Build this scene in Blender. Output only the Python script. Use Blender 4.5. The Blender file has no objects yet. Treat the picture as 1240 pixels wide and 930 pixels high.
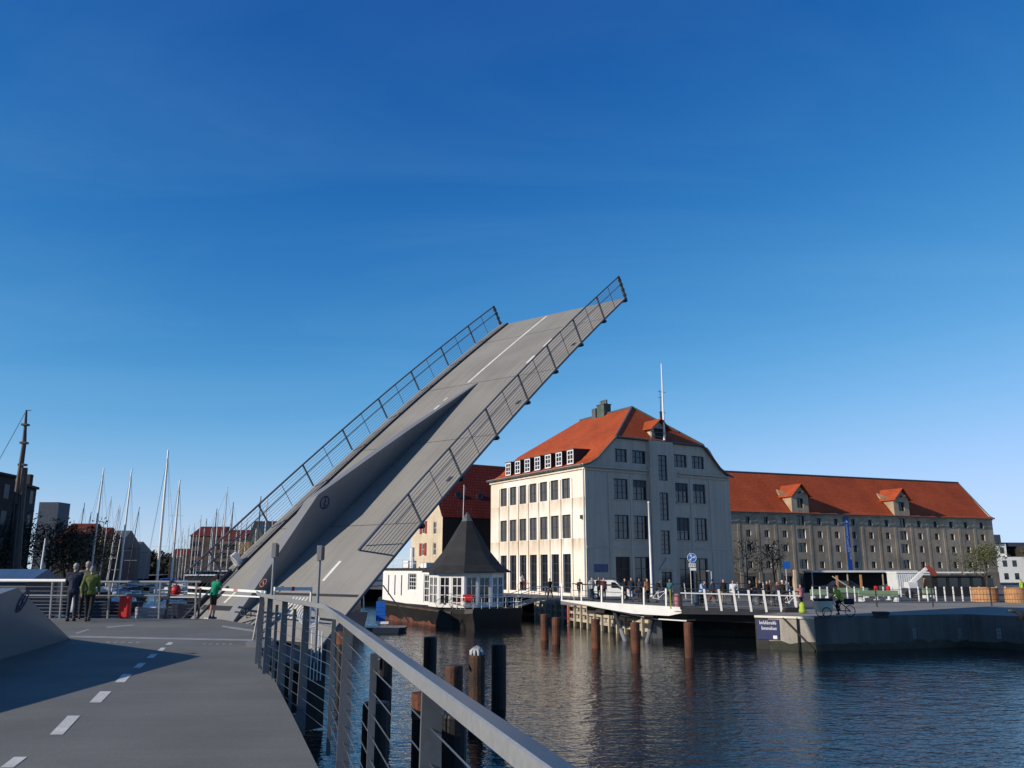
import bpy, bmesh, math, random
from mathutils import Vector as V, Matrix

# ------------------------------------------------------------------ camera, sky, sun, exposure
S = bpy.context.scene
C = S.collection
EYE = 4.9
PITCH = math.atan(223 / 1000)
cam = bpy.data.cameras.new("camera")
cam.sensor_width = 36
cam.lens = 1000 / 1240 * 36
cam.clip_start = .1
cam.clip_end = 8000
camo = bpy.data.objects.new("camera", cam)
camo.location = (0, 0, EYE)
camo.rotation_euler = (math.pi / 2 + PITCH, 0, 0)
C.objects.link(camo)
S.camera = camo

SUN_AZ = math.radians(26.8)      # the light travels along (cos, sin) of this angle
SUN_EL = math.radians(22.3)
W = bpy.data.worlds.new("World")
S.world = W
W.use_nodes = True
wn = W.node_tree.nodes
wl = W.node_tree.links
bg = wn["Background"]
sky = wn.new("ShaderNodeTexSky")
sky.sky_type = 'NISHITA'
sky.sun_disc = False
sky.sun_elevation = SUN_EL
to_sun = V((-math.cos(SUN_AZ) * math.cos(SUN_EL), -math.sin(SUN_AZ) * math.cos(SUN_EL), math.sin(SUN_EL)))
sky.sun_rotation = math.atan2(to_sun.x, to_sun.y)
sky.air_density = .7
sky.dust_density = 0
sky.ozone_density = 6


def wmath(op, a, b, clamp=False):
    n = wn.new("ShaderNodeMath")
    n.operation = op
    for i, x in enumerate((a, b)):
        if isinstance(x, (int, float)):
            n.inputs[i].default_value = x
        else:
            wl.new(x, n.inputs[i])
    return n.outputs[0]


# the deep polarised blue of the photograph: a tone curve per channel on the sky's own radiance
sep = wn.new("ShaderNodeSeparateColor")
com = wn.new("ShaderNodeCombineColor")
wl.new(sky.outputs[0], sep.inputs[0])
for i, (gain, power, soft) in enumerate(((66, 2.6, 1 / .60), (9.4, 1.75, 1 / .88), (2.25, 1.0, .45))):
    x = wmath('MULTIPLY', sep.outputs[i], .1)
    x = wmath('MULTIPLY', wmath('POWER', x, power), gain)
    x = wmath('DIVIDE', x, wmath('ADD', wmath('MULTIPLY', x, soft), 1.0))
    wl.new(wmath('MULTIPLY', x, 10.0), com.inputs[i])
# unseen sky sunward and overhead is left whiter to make the ambient less blue
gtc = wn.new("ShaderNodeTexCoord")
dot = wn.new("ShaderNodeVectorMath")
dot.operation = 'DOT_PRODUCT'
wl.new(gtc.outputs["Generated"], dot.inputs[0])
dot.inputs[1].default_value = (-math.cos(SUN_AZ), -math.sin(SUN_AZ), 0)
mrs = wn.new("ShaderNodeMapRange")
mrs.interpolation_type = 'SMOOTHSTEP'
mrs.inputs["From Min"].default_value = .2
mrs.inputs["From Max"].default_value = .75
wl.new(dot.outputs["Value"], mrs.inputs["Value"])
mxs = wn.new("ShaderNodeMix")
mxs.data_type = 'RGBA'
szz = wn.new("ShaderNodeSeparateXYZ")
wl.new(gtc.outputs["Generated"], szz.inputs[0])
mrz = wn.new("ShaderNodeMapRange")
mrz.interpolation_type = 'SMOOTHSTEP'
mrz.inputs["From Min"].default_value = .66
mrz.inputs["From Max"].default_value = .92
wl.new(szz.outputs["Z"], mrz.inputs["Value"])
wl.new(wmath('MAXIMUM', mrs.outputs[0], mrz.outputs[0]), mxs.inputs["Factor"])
# thin high cloud streaks
sd_ = wn.new("ShaderNodeSeparateXYZ")
wl.new(gtc.outputs["Generated"], sd_.inputs[0])
den = wmath('ADD', wmath('MAXIMUM', sd_.outputs["Z"], 0.0), .12)
cv = wn.new("ShaderNodeCombineXYZ")
wl.new(wmath('DIVIDE', sd_.outputs["X"], den), cv.inputs[0])
wl.new(wmath('MULTIPLY', wmath('DIVIDE', sd_.outputs["Y"], den), 2.6), cv.inputs[1])
cn = wn.new("ShaderNodeTexNoise")
cn.inputs["Scale"].default_value = .55
cn.inputs["Detail"].default_value = 7
cn.inputs["Roughness"].default_value = .58
cn.inputs["Distortion"].default_value = .6
wl.new(cv.outputs[0], cn.inputs["Vector"])
cr = wn.new("ShaderNodeMapRange")
cr.inputs["From Min"].default_value = .46
cr.inputs["From Max"].default_value = .78
cr.inputs["To Max"].default_value = .10
wl.new(cn.outputs["Fac"], cr.inputs["Value"])
mc = wn.new("ShaderNodeMix")
mc.data_type = 'RGBA'
wl.new(cr.outputs[0], mc.inputs["Factor"])
wl.new(com.outputs[0], mc.inputs[6])
mc.inputs[7].default_value = (3.2, 6.0, 8.4, 1)
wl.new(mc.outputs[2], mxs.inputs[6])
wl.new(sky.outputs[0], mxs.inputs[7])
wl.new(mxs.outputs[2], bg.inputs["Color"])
bg.inputs["Strength"].default_value = .1
sun = bpy.data.lights.new("sun", 'SUN')
sun.energy = 4.7
sun.angle = math.radians(.5)
sun.color = (1, .90, .76)
suno = bpy.data.objects.new("sun", sun)
suno.rotation_euler = to_sun.to_track_quat('Z', 'Y').to_euler()
C.objects.link(suno)
S.view_settings.view_transform = 'Standard'
S.view_settings.look = 'None'
S.view_settings.exposure = 0
S.view_settings.gamma = 1
S.view_settings.use_curve_mapping = False

# ------------------------------------------------------------------ helpers
rnd = random.Random(7)
Z = V((0, 0, 1))
CP, SP = math.cos(PITCH), math.sin(PITCH)


def ray(u, v):
    a = (u - 620) / 1000
    b = (465 - v) / 1000
    return V((a, CP - SP * b, SP + CP * b))


def G(u, v, z):                       # point on the level z seen at photo pixel (u, v)
    d = ray(u, v)
    return d * ((z - EYE) / d.z) + V((0, 0, EYE))


def D(u, v, y):                       # point at depth y seen at photo pixel (u, v)
    d = ray(u, v)
    return d * (y / d.y) + V((0, 0, EYE))


def XD(u, y, z):                      # x of pixel column u at depth y and height z
    # camera depth
    dep = CP * y + SP * (z - EYE)
    return V(((u - 620) / 1000 * dep, y, z))


OFF = {}


def thing(name, label, cat, loc=(0, 0, 0), rz=0, group=None):
    o = bpy.data.objects.new(name, None)
    o.empty_display_size = .2
    C.objects.link(o)
    o.location = loc
    o.rotation_euler = (0, 0, rz)
    o['label'] = label
    o['category'] = cat
    if group:
        o['group'] = group
    OFF[o.name] = (V(loc), rz)
    return o


def tag(o, label, cat, group=None, kind=None):
    o['label'] = label
    o['category'] = cat
    if group:
        o['group'] = group
    if kind:
        o['kind'] = kind
    return o


class MB:
    def __init__(s):
        s.v = []
        s.f = []
        s.m = []
        s.mi = 0

    def add(s, vs, fs):
        n = len(s.v)
        s.v += [V(p) for p in vs]
        s.f += [tuple(i + n for i in f) for f in fs]
        s.m += [s.mi] * len(fs)
        return s

    def quad(s, *p):
        return s.add(p, [tuple(range(len(p)))])

    def obox(s, c, ax, ay, az):
        c, ax, ay, az = V(c), V(ax), V(ay), V(az)
        vs = [c + ax * i + ay * j + az * k for k in (-1, 1) for j in (-1, 1) for i in (-1, 1)]
        return s.add(vs, [(0, 2, 3, 1), (4, 5, 7, 6), (0, 1, 5, 4), (2, 6, 7, 3), (0, 4, 6, 2), (1, 3, 7, 5)])

    def box(s, x0, x1, y0, y1, z0, z1):
        return s.obox(((x0 + x1) / 2, (y0 + y1) / 2, (z0 + z1) / 2), ((x1 - x0) / 2, 0, 0), (0, (y1 - y0) / 2, 0), (0, 0, (z1 - z0) / 2))

    def bar(s, p, q, w, h, up=Z, ext=0):
        p, q = V(p), V(q)
        d = (q - p)
        L = d.length
        d = d / L
        side = d.cross(V(up))
        if side.length < 1e-4:
            side = d.cross(V((1, 0, 0)))
        side.normalize()
        u = side.cross(d)
        return s.obox((p + q) / 2, d * (L / 2 + ext), side * (w / 2), u * (h / 2))

    def tube(s, p, q, r0, r1=None, n=8, cap=True):
        return s.path([p, q], [r0, r0 if r1 is None else r1], n, cap)

    def path(s, pts, rs, n=6, cap=True):
        pts = [V(p) for p in pts]
        if not isinstance(rs, (list, tuple)):
            rs = [rs] * len(pts)
        vs = []
        fs = []
        prev = None
        for i, p in enumerate(pts):
            a = pts[max(i - 1, 0)]
            b = pts[min(i + 1, len(pts) - 1)]
            d = (b - a).normalized()
            if prev is None:
                e = d.orthogonal().normalized()
            else:
                e = (prev - d * prev.dot(d))
                e = e.normalized() if e.length > 1e-5 else d.orthogonal().normalized()
            prev = e
            f = d.cross(e)
            for k in range(n):
                t = 2 * math.pi * k / n
                vs.append(p + (e * math.cos(t) + f * math.sin(t)) * rs[i])
        for i in range(len(pts) - 1):
            for k in range(n):
                a = i * n + k
                b = i * n + (k + 1) % n
                fs.append((a, b, b + n, a + n))
        if cap:
            fs.append(tuple(reversed(range(n))))
            fs.append(tuple(range((len(pts) - 1) * n, len(pts) * n)))
        return s.add(vs, fs)

    def prism(s, poly, vec):
        poly = [V(p) for p in poly]
        vec = V(vec)
        n = len(poly)
        return s.add(poly + [p + vec for p in poly], [tuple(reversed(range(n))), tuple(range(n, 2 * n))] + [(i, (i + 1) % n, (i + 1) % n + n, i + n) for i in range(n)])

    def loft(s, rings, close=False, cap=True):
        n = len(rings[0])
        vs = [p for r in rings for p in r]
        fs = []
        m = n if close else n - 1
        for i in range(len(rings) - 1):
            for k in range(m):
                a = i * n + k
                b = i * n + (k + 1) % n
                fs.append((a, b, b + n, a + n))
        if cap:
            fs.append(tuple(reversed(range(n))))
            fs.append(tuple(range((len(rings) - 1) * n, len(rings) * n)))
        return s.add(vs, fs)

    def lathe(s, c, prof, n=16, axis=Z):
        c = V(c)
        ax = V(axis).normalized()
        e = ax.orthogonal().normalized()
        f = ax.cross(e)
        rings = []
        for r, z in prof:
            r = max(r, 1e-4)
            rings.append([c + ax * z + (e * math.cos(2 * math.pi * k / n) + f * math.sin(2 * math.pi * k / n)) * r for k in range(n)])
        return s.loft(rings, True, True)

    def ring(s, c, axis, R, r, n=20, m=6):
        c = V(c)
        ax = V(axis).normalized()
        e = ax.orthogonal().normalized()
        f = ax.cross(e)
        vs = []
        fs = []
        for i in range(n):
            a = 2 * math.pi * i / n
            d = e * math.cos(a) + f * math.sin(a)
            for k in range(m):
                b = 2 * math.pi * k / m
                vs.append(c + d * (R + r * math.cos(b)) + ax * r * math.sin(b))
        for i in range(n):
            for k in range(m):
                fs.append((i * m + k, ((i + 1) % n) * m + k, ((i + 1) % n) * m + (k + 1) % m, i * m + (k + 1) % m))
        return s.add(vs, fs)

    def ball(s, c, r, n=10, sq=(1, 1, 1)):
        c = V(c)
        rings = []
        for i in range(n // 2 + 1):
            a = math.pi * i / (n // 2)
            rings.append([c + V((sq[0] * r * max(math.sin(a), 1e-3) * math.cos(2 * math.pi * k / n), sq[1] * r * max(math.sin(a), 1e-3) * math.sin(2 * math.pi * k / n), -sq[2] * r * math.cos(a))) for k in range(n)])
        return s.loft(rings, True, True)

    def build(s, name, mat, parent=None, smooth=False, bevel=0, kind=None, local=False, fix=True):
        me = bpy.data.meshes.new(name)
        off, rz = V((0, 0, 0)), 0
        if parent is not None and not local:
            off, rz = OFF[parent.name]
        if rz:
            R = Matrix.Rotation(-rz, 3, 'Z')
            vs = [R @ (p - off) for p in s.v]
        else:
            vs = [p - off for p in s.v]
        me.from_pydata(vs, [], s.f)
        mats = mat if isinstance(mat, (list, tuple)) else [mat]
        for m in mats:
            me.materials.append(m)
        if len(mats) > 1:
            me.polygons.foreach_set('material_index', s.m)
        bm = bmesh.new()
        bm.from_mesh(me)
        if fix:
            bmesh.ops.recalc_face_normals(bm, faces=bm.faces)
        uv = bm.loops.layers.uv.new("UVMap")
        bm.normal_update()
        for f in bm.faces:
            n = f.normal
            if abs(n.z) > .985:
                a, b = V((1, 0, 0)), V((0, 1, 0))
            else:
                a = Z.cross(n).normalized()
                b = n.cross(a)
            for lp in f.loops:
                lp[uv].uv = (lp.vert.co.dot(a), lp.vert.co.dot(b))
        bm.to_mesh(me)
        bm.free()
        if smooth:
            me.polygons.foreach_set('use_smooth', [True] * len(me.polygons))
        o = bpy.data.objects.new(name, me)
        C.objects.link(o)
        if parent is not None:
            o.parent = parent
        OFF[o.name] = (off, rz)
        if bevel:
            md = o.modifiers.new("bevel", 'BEVEL')
            md.width = bevel
            md.segments = 2
            md.limit_method = 'ANGLE'
        if kind:
            o['kind'] = kind
        return o


def copy_tree(o, parent=None):
    c = o.copy()
    C.objects.link(c)
    if parent is not None:
        c.parent = parent
    for ch in list(o.children):
        copy_tree(ch, c)
    return c


def dup(o, loc, rz=0, label=None, scale=None):
    c = copy_tree(o)
    c.location = loc
    c.rotation_euler = (0, 0, rz)
    if label:
        c['label'] = label
    if scale:
        c.scale = scale
    return c


# ------------------------------------------------------------------ materials
def srgb(r, g, b):
    def f(c):
        c /= 255
        return c / 12.92 if c < .04045 else ((c + .055) / 1.055) ** 2.4
    return (f(r), f(g), f(b))


MATS = {}


def mat(name, col, rough=.65, metal=0., var=.18, scale=1.2, fine=25, finev=.1, bump=0., bscale=40, col2=None, streak=0., spec=.35, coat=0., trans=0., band=None, smap=(1.6, 1.6, .09), suv=False):
    """one base colour with soft blotches (col2), fine grain and, if asked, vertical streaks and bump"""
    if name in MATS:
        return MATS[name]
    m = bpy.data.materials.new(name)
    m.use_nodes = True
    t = m.node_tree
    N, L = t.nodes, t.links
    b = N["Principled BSDF"]
    tc = N.new("ShaderNodeTexCoord")
    oi = N.new("ShaderNodeObjectInfo")
    add = N.new("ShaderNodeVectorMath")
    add.operation = 'MULTIPLY_ADD'
    add.inputs[1].default_value = (1, 1, 1)
    mulr = N.new("ShaderNodeVectorMath")
    mulr.operation = 'SCALE'
    mulr.inputs[0].default_value = (37, 53, 19)
    L.new(oi.outputs["Random"], mulr.inputs["Scale"])
    L.new(tc.outputs["Object"], add.inputs[0])
    L.new(mulr.outputs[0], add.inputs[2])
    n1 = N.new("ShaderNodeTexNoise")
    n1.inputs["Scale"].default_value = scale
    n1.inputs["Detail"].default_value = 5
    L.new(add.outputs[0], n1.inputs["Vector"])
    n2 = N.new("ShaderNodeTexNoise")
    n2.inputs["Scale"].default_value = fine
    n2.inputs["Detail"].default_value = 3
    L.new(add.outputs[0], n2.inputs["Vector"])
    mr = N.new("ShaderNodeMapRange")
    mr.inputs["From Min"].default_value = .3
    mr.inputs["From Max"].default_value = .7
    L.new(n1.outputs["Fac"], mr.inputs["Value"])
    mx = N.new("ShaderNodeMix")
    mx.data_type = 'RGBA'
    c = V(col[:3])
    c2 = V(col2[:3]) if col2 else c * (1 - var)
    mx.inputs[6].default_value = (*(c2 if col2 else c * (1 - var)), 1)
    mx.inputs[7].default_value = (*(c if col2 else c * (1 + var)), 1)
    L.new(mr.outputs[0], mx.inputs["Factor"])
    out = mx.outputs[2]
    mr2 = N.new("ShaderNodeMapRange")
    mr2.inputs["From Min"].default_value = .25
    mr2.inputs["From Max"].default_value = .75
    mr2.inputs["To Min"].default_value = 1 - finev
    mr2.inputs["To Max"].default_value = 1 + finev
    L.new(n2.outputs["Fac"], mr2.inputs["Value"])
    vm = N.new("ShaderNodeVectorMath")
    vm.operation = 'SCALE'
    L.new(out, vm.inputs[0])
    L.new(mr2.outputs[0], vm.inputs["Scale"])
    out = vm.outputs[0]
    if streak:
        mp = N.new("ShaderNodeMapping")
        mp.inputs["Scale"].default_value = smap
        L.new(tc.outputs["UV"] if suv else add.outputs[0], mp.inputs["Vector"])
        n3 = N.new("ShaderNodeTexNoise")
        n3.inputs["Scale"].default_value = 1.3
        n3.inputs["Detail"].default_value = 6
        L.new(mp.outputs[0], n3.inputs["Vector"])
        mr3 = N.new("ShaderNodeMapRange")
        mr3.inputs["From Min"].default_value = .35
        mr3.inputs["From Max"].default_value = .62
        mr3.inputs["To Min"].default_value = 1 - streak
        L.new(n3.outputs["Fac"], mr3.inputs["Value"])
        v2 = N.new("ShaderNodeVectorMath")
        v2.operation = 'SCALE'
        L.new(out, v2.inputs[0])
        L.new(mr3.outputs[0], v2.inputs["Scale"])
        out = v2.outputs[0]
    if band:
        sx = N.new("ShaderNodeSeparateXYZ")
        L.new(tc.outputs["Object"], sx.inputs[0])
        tot_ = None
        for z0, z1 in band:
            q1 = N.new("ShaderNodeMapRange")
            q1.inputs["From Min"].default_value = z0
            q1.inputs["From Max"].default_value = z1
            L.new(sx.outputs["Z"], q1.inputs["Value"])
            q2 = N.new("ShaderNodeMath")
            q2.operation = 'LESS_THAN'
            q2.inputs[1].default_value = z1
            L.new(sx.outputs["Z"], q2.inputs[0])
            q3 = N.new("ShaderNodeMath")
            q3.operation = 'MULTIPLY'
            L.new(q1.outputs[0], q3.inputs[0])
            L.new(q2.outputs[0], q3.inputs[1])
            if tot_ is None:
                tot_ = q3.outputs[0]
            else:
                q4 = N.new("ShaderNodeMath")
                q4.operation = 'MAXIMUM'
                L.new(tot_, q4.inputs[0])
                L.new(q3.outputs[0], q4.inputs[1])
                tot_ = q4.outputs[0]
        mpb = N.new("ShaderNodeMapping")
        mpb.inputs["Scale"].default_value = (1.5, 1.5, .25)
        L.new(add.outputs[0], mpb.inputs["Vector"])
        nb = N.new("ShaderNodeTexNoise")
        nb.inputs["Scale"].default_value = 1.1
        nb.inputs["Detail"].default_value = 6
        L.new(mpb.outputs[0], nb.inputs["Vector"])
        nr = N.new("ShaderNodeMapRange")
        nr.inputs["From Min"].default_value = .3
        nr.inputs["From Max"].default_value = .65
        L.new(nb.outputs["Fac"], nr.inputs["Value"])
        qm = N.new("ShaderNodeMath")
        qm.operation = 'MULTIPLY'
        L.new(nr.outputs[0], qm.inputs[0])
        L.new(tot_, qm.inputs[1])
        mb_ = N.new("ShaderNodeMix")
        mb_.data_type = 'RGBA'
        L.new(qm.outputs[0], mb_.inputs["Factor"])
        L.new(out, mb_.inputs[6])
        mb_.inputs[7].default_value = (.50, .385, .275, 1)
        out = mb_.outputs[2]
    L.new(out, b.inputs["Base Color"])
    b.inputs["Roughness"].default_value = rough
    b.inputs["Metallic"].default_value = metal
    b.inputs["Specular IOR Level"].default_value = spec
    b.inputs["Coat Weight"].default_value = coat
    b.inputs["Transmission Weight"].default_value = trans
    if bump:
        n4 = N.new("ShaderNodeTexNoise")
        n4.inputs["Scale"].default_value = bscale
        n4.inputs["Detail"].default_value = 4
        L.new(add.outputs[0], n4.inputs["Vector"])
        bp = N.new("ShaderNodeBump")
        bp.inputs["Strength"].default_value = bump
        bp.inputs["Distance"].default_value = .02
        L.new(n4.outputs["Fac"], bp.inputs["Height"])
        L.new(bp.outputs[0], b.inputs["Normal"])
    MATS[name] = m
    return m


def brick_mat(name, c1, c2, mortar, bw, bh, ms=.012, rough=.8, blotch=.25, bump=.4, bscale=.35, streak=0.0):
    """brick or tile courses in metres, from the UVs each face carries"""
    m = bpy.data.materials.new(name)
    m.use_nodes = True
    N, L = m.node_tree.nodes, m.node_tree.links
    b = N["Principled BSDF"]
    uv = N.new("ShaderNodeTexCoord")
    bt = N.new("ShaderNodeTexBrick")
    bt.inputs["Scale"].default_value = 1
    bt.inputs["Brick Width"].default_value = bw
    bt.inputs["Row Height"].default_value = bh
    bt.inputs["Mortar Size"].default_value = ms
    bt.inputs["Color1"].default_value = (*c1, 1)
    bt.inputs["Color2"].default_value = (*c2, 1)
    bt.inputs["Mortar"].default_value = (*mortar, 1)
    L.new(uv.outputs["UV"], bt.inputs["Vector"])
    n1 = N.new("ShaderNodeTexNoise")
    n1.inputs["Scale"].default_value = bscale
    n1.inputs["Detail"].default_value = 7
    n1.inputs["Roughness"].default_value = .65
    L.new(uv.outputs["Object"], n1.inputs["Vector"])
    mr = N.new("ShaderNodeMapRange")
    mr.inputs["From Min"].default_value = .3
    mr.inputs["From Max"].default_value = .7
    mr.inputs["To Min"].default_value = 1 - blotch
    mr.inputs["To Max"].default_value = 1 + blotch
    L.new(n1.outputs["Fac"], mr.inputs["Value"])
    vm = N.new("ShaderNodeVectorMath")
    vm.operation = 'SCALE'
    L.new(bt.outputs["Color"], vm.inputs[0])
    L.new(mr.outputs[0], vm.inputs["Scale"])
    out = vm.outputs[0]
    if streak:
        mp = N.new("ShaderNodeMapping")
        mp.inputs["Scale"].default_value = (1.2, 1.2, .08)
        L.new(uv.outputs["Object"], mp.inputs["Vector"])
        n3 = N.new("ShaderNodeTexNoise")
        n3.inputs["Scale"].default_value = 1.1
        n3.inputs["Detail"].default_value = 6
        L.new(mp.outputs[0], n3.inputs["Vector"])
        mr3 = N.new("ShaderNodeMapRange")
        mr3.inputs["From Min"].default_value = .35
        mr3.inputs["From Max"].default_value = .65
        mr3.inputs["To Min"].default_value = 1 - streak
        L.new(n3.outputs["Fac"], mr3.inputs["Value"])
        v2 = N.new("ShaderNodeVectorMath")
        v2.operation = 'SCALE'
        L.new(out, v2.inputs[0])
        L.new(mr3.outputs[0], v2.inputs["Scale"])
        out = v2.outputs[0]
    L.new(out, b.inputs["Base Color"])
    b.inputs["Roughness"].default_value = rough
    b.inputs["Specular IOR Level"].default_value = .2
    bp = N.new("ShaderNodeBump")
    bp.inputs["Strength"].default_value = bump
    bp.inputs["Distance"].default_value = .03
    inv = N.new("ShaderNodeMath")
    inv.operation = 'SUBTRACT'
    inv.inputs[0].default_value = 1
    L.new(bt.outputs["Fac"], inv.inputs[1])
    L.new(inv.outputs[0], bp.inputs["Height"])
    L.new(bp.outputs[0], b.inputs["Normal"])
    return m


def water_mat():
    m = bpy.data.materials.new("harbour_water")
    m.use_nodes = True
    N, L = m.node_tree.nodes, m.node_tree.links
    b = N["Principled BSDF"]
    b.inputs["Base Color"].default_value = (.008, .011, .014, 1)
    b.inputs["Roughness"].default_value = .03
    b.inputs["IOR"].default_value = 1.33
    b.inputs["Specular IOR Level"].default_value = .5
    tc = N.new("ShaderNodeTexCoord")
    h = None
    for sc, st, rot, stretch in ((.7, .42, .5, 1.9), (2.3, .27, -.3, 1.6), (7.0, .085, .2, 1.2), (.15, .6, .1, 1.0)):
        mp = N.new("ShaderNodeMapping")
        mp.inputs["Rotation"].default_value = (0, 0, rot)
        mp.inputs["Scale"].default_value = (1, stretch, 1)
        L.new(tc.outputs["Object"], mp.inputs["Vector"])
        n = N.new("ShaderNodeTexNoise")
        n.inputs["Scale"].default_value = sc
        n.inputs["Detail"].default_value = 2.5
        n.inputs["Distortion"].default_value = .5
        L.new(mp.outputs[0], n.inputs["Vector"])
        mu = N.new("ShaderNodeMath")
        mu.operation = 'MULTIPLY'
        mu.inputs[1].default_value = st
        L.new(n.outputs["Fac"], mu.inputs[0])
        if h is None:
            h = mu.outputs[0]
        else:
            ad = N.new("ShaderNodeMath")
            L.new(h, ad.inputs[0])
            L.new(mu.outputs[0], ad.inputs[1])
            h = ad.outputs[0]
    bp = N.new("ShaderNodeBump")
    bp.inputs["Strength"].default_value = 1
    bp.inputs["Distance"].default_value = .105
    L.new(h, bp.inputs["Height"])
    L.new(bp.outputs[0], b.inputs["Normal"])
    return m


M_water = water_mat()
M_deck = mat("deck_asphalt", (.175, .174, .160), .78, var=.15, scale=.55, fine=60, finev=.16, bump=.3, bscale=120, streak=.06, smap=(.35, 4.5, 1), suv=True)
M_leaf = mat("leaf_surfacing", (.238, .231, .218), .85, var=.11, scale=.45, fine=45, finev=.08, bump=.2, bscale=90, streak=.12, smap=(7, .12, 1), suv=True)
M_steel = mat("grey_painted_steel", (.195, .20, .21), .38, metal=.0, var=.06, scale=.6, fine=12, finev=.05, spec=.6)
M_rail = mat("rail_paint_grey", (.27, .28, .29), .36, metal=.15, var=.12, scale=1.2, fine=35, finev=.12, spec=.6, bump=.08, bscale=60)
M_post = mat("post_paint_dark_grey", (.115, .125, .14), .45, var=.12, scale=1.5, fine=30, finev=.1)
M_railblue = mat("leaf_rail_paint", (.095, .105, .128), .45, metal=.2, var=.08)
M_wire = mat("stainless_wire", (.35, .36, .38), .3, metal=.9, var=.05)
M_dark = mat("dark_steel", (.035, .037, .042), .5, var=.2)
M_white = mat("white_paint", (.75, .75, .73), .45, var=.06, scale=2)
M_mark = mat("white_road_paint", (.62, .62, .58), .7, var=.15, scale=3, fine=50, finev=.15)
M_markf = mat("faded_road_paint", (.33, .33, .32), .75, var=.25, scale=3, fine=50, finev=.2)
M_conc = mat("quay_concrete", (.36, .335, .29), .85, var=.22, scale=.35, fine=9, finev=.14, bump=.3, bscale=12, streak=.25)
M_apron = mat("apron_concrete", (.27, .255, .23), .85, var=.12, scale=.18, fine=5, finev=.1)
M_ground = mat("quay_paving", (.115, .112, .108), .85, var=.15, scale=.15, fine=4, finev=.12)
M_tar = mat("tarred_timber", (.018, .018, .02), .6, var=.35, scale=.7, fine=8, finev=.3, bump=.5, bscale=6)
M_timber = mat("weathered_timber", (.42, .36, .27), .8, var=.25, scale=.8, fine=12, finev=.2, bump=.3, bscale=14)
M_rust = mat("rusty_steel_pile", (.16, .058, .03), .8, col2=(.05, .025, .018), scale=1.3, fine=14, finev=.3, bump=.6, bscale=18)
M_rustdark = mat("dark_rusty_pile", (.085, .04, .025), .75, col2=(.025, .018, .015), scale=1.3, fine=14, finev=.3, bump=.6, bscale=18)
M_pile = mat("black_tarred_pile", (.012, .012, .013), .55, var=.3, scale=2, fine=14, finev=.25, bump=.5, bscale=14)
M_plaster = mat("cream_render", (.86, .82, .75), .85, var=.05, scale=.22, fine=3, finev=.05, col2=(.70, .61, .48), streak=.05, band=((4.4, 6.0), (8.9, 10.3), (12.9, 13.65)))
M_tile = brick_mat("red_roof_tiles", (.44, .085, .025), (.36, .068, .022), (.20, .04, .015), .30, .34, .02, .75, .16, .6, .3)
M_tile2 = brick_mat("orange_red_roof_tiles", (.44, .085, .03), (.36, .066, .024), (.20, .04, .016), .30, .34, .018, .8, .2, .5, .25)
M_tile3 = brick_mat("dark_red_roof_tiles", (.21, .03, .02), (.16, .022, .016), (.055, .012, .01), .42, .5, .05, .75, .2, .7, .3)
M_brick = brick_mat("grey_brown_brick", (.58, .43, .285), (.48, .355, .235), (.50, .41, .31), .45, .11, .012, .85, .3, .25, .3, .25)
M_stone = mat("sandstone_plinth", (.34, .26, .175), .85, var=.25, scale=.5, fine=5, finev=.12)
M_reveal = mat("limewashed_reveal", (.72, .68, .58), .85, var=.08)
M_glass = mat("dark_window_glass", (.012, .014, .018), .06, var=.3, scale=.4, spec=.8)
M_blind = mat("grey_blind", (.085, .085, .09), .55, var=.12, scale=1, streak=.1)
M_frame = mat("dark_window_frame", (.055, .06, .07), .5, var=.1)
M_frameW = mat("white_window_frame", (.7, .7, .68), .5, var=.05)
M_lead = mat("lead_flashing", (.09, .10, .10), .5, var=.2)
M_roofdark = mat("black_roof_felt", (.026, .026, .028), .8, var=.2, scale=1.2, fine=20, finev=.15)
M_hull = mat("black_hull", (.016, .0135, .0125), .45, var=.3, scale=.8)
M_hullrust = mat("rusty_hull_band", (.17, .055, .035), .8, col2=(.04, .025, .02), scale=1.2, fine=6, finev=.3)
M_red = mat("signal_red", (.55, .022, .02), .5, var=.1)
M_blue = mat("sign_blue", (.012, .10, .42), .45, var=.05)
M_navy = mat("navy_board", (.02, .028, .10), .5, var=.08)
M_green = mat("pale_green_barrier", (.20, .29, .17), .6, var=.12)
M_hivis = mat("yellow_green_hivis", (.36, .48, .05), .7, var=.1)
M_wood = mat("orange_wood", (.42, .22, .10), .7, var=.2, scale=3, fine=20, finev=.15)
M_rubber = mat("black_rubber", (.015, .015, .016), .7, var=.15)
M_yellowwall = mat("ochre_render", (.62, .52, .38), .85, var=.1, scale=.6, fine=4, finev=.08, streak=.15)
M_shadebrick = mat("dark_shade_brick", (.03, .024, .021), .85, var=.25, scale=.3, fine=3, finev=.2)  # dark brick, deepened further to stand for walls in shade
M_redbrick = brick_mat("far_red_brick", (.13, .05, .036), (.10, .04, .03), (.11, .085, .07), .5, .2, .03, .85, .2, .2)
M_bark = mat("bark", (.06, .045, .033), .9, var=.3, scale=4)
M_leafdark = mat("dark_foliage", (.024, .027, .012), .7, var=.5, scale=1.0, fine=3, finev=.3, col2=(.014, .016, .008))
M_leafgreen = mat("olive_foliage", (.085, .095, .025), .7, var=.5, scale=1.0, fine=3, finev=.3, col2=(.05, .058, .018))
M_skin = mat("skin", (.42, .24, .17), .55, var=.06)
M_alum = mat("mast_aluminium", (.62, .62, .60), .4, metal=.3, var=.08)
M_mastdark = mat("shaded_mast_paint", (.05, .04, .038), .6, var=.2)
M_boatwhite = mat("boat_gelcoat", (.70, .70, .69), .3, var=.05)
M_boatdark = mat("boat_dark_blue", (.025, .03, .045), .35, var=.1)
M_canvas = mat("blue_sail_cover", (.02, .10, .42), .7, var=.1)
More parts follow.
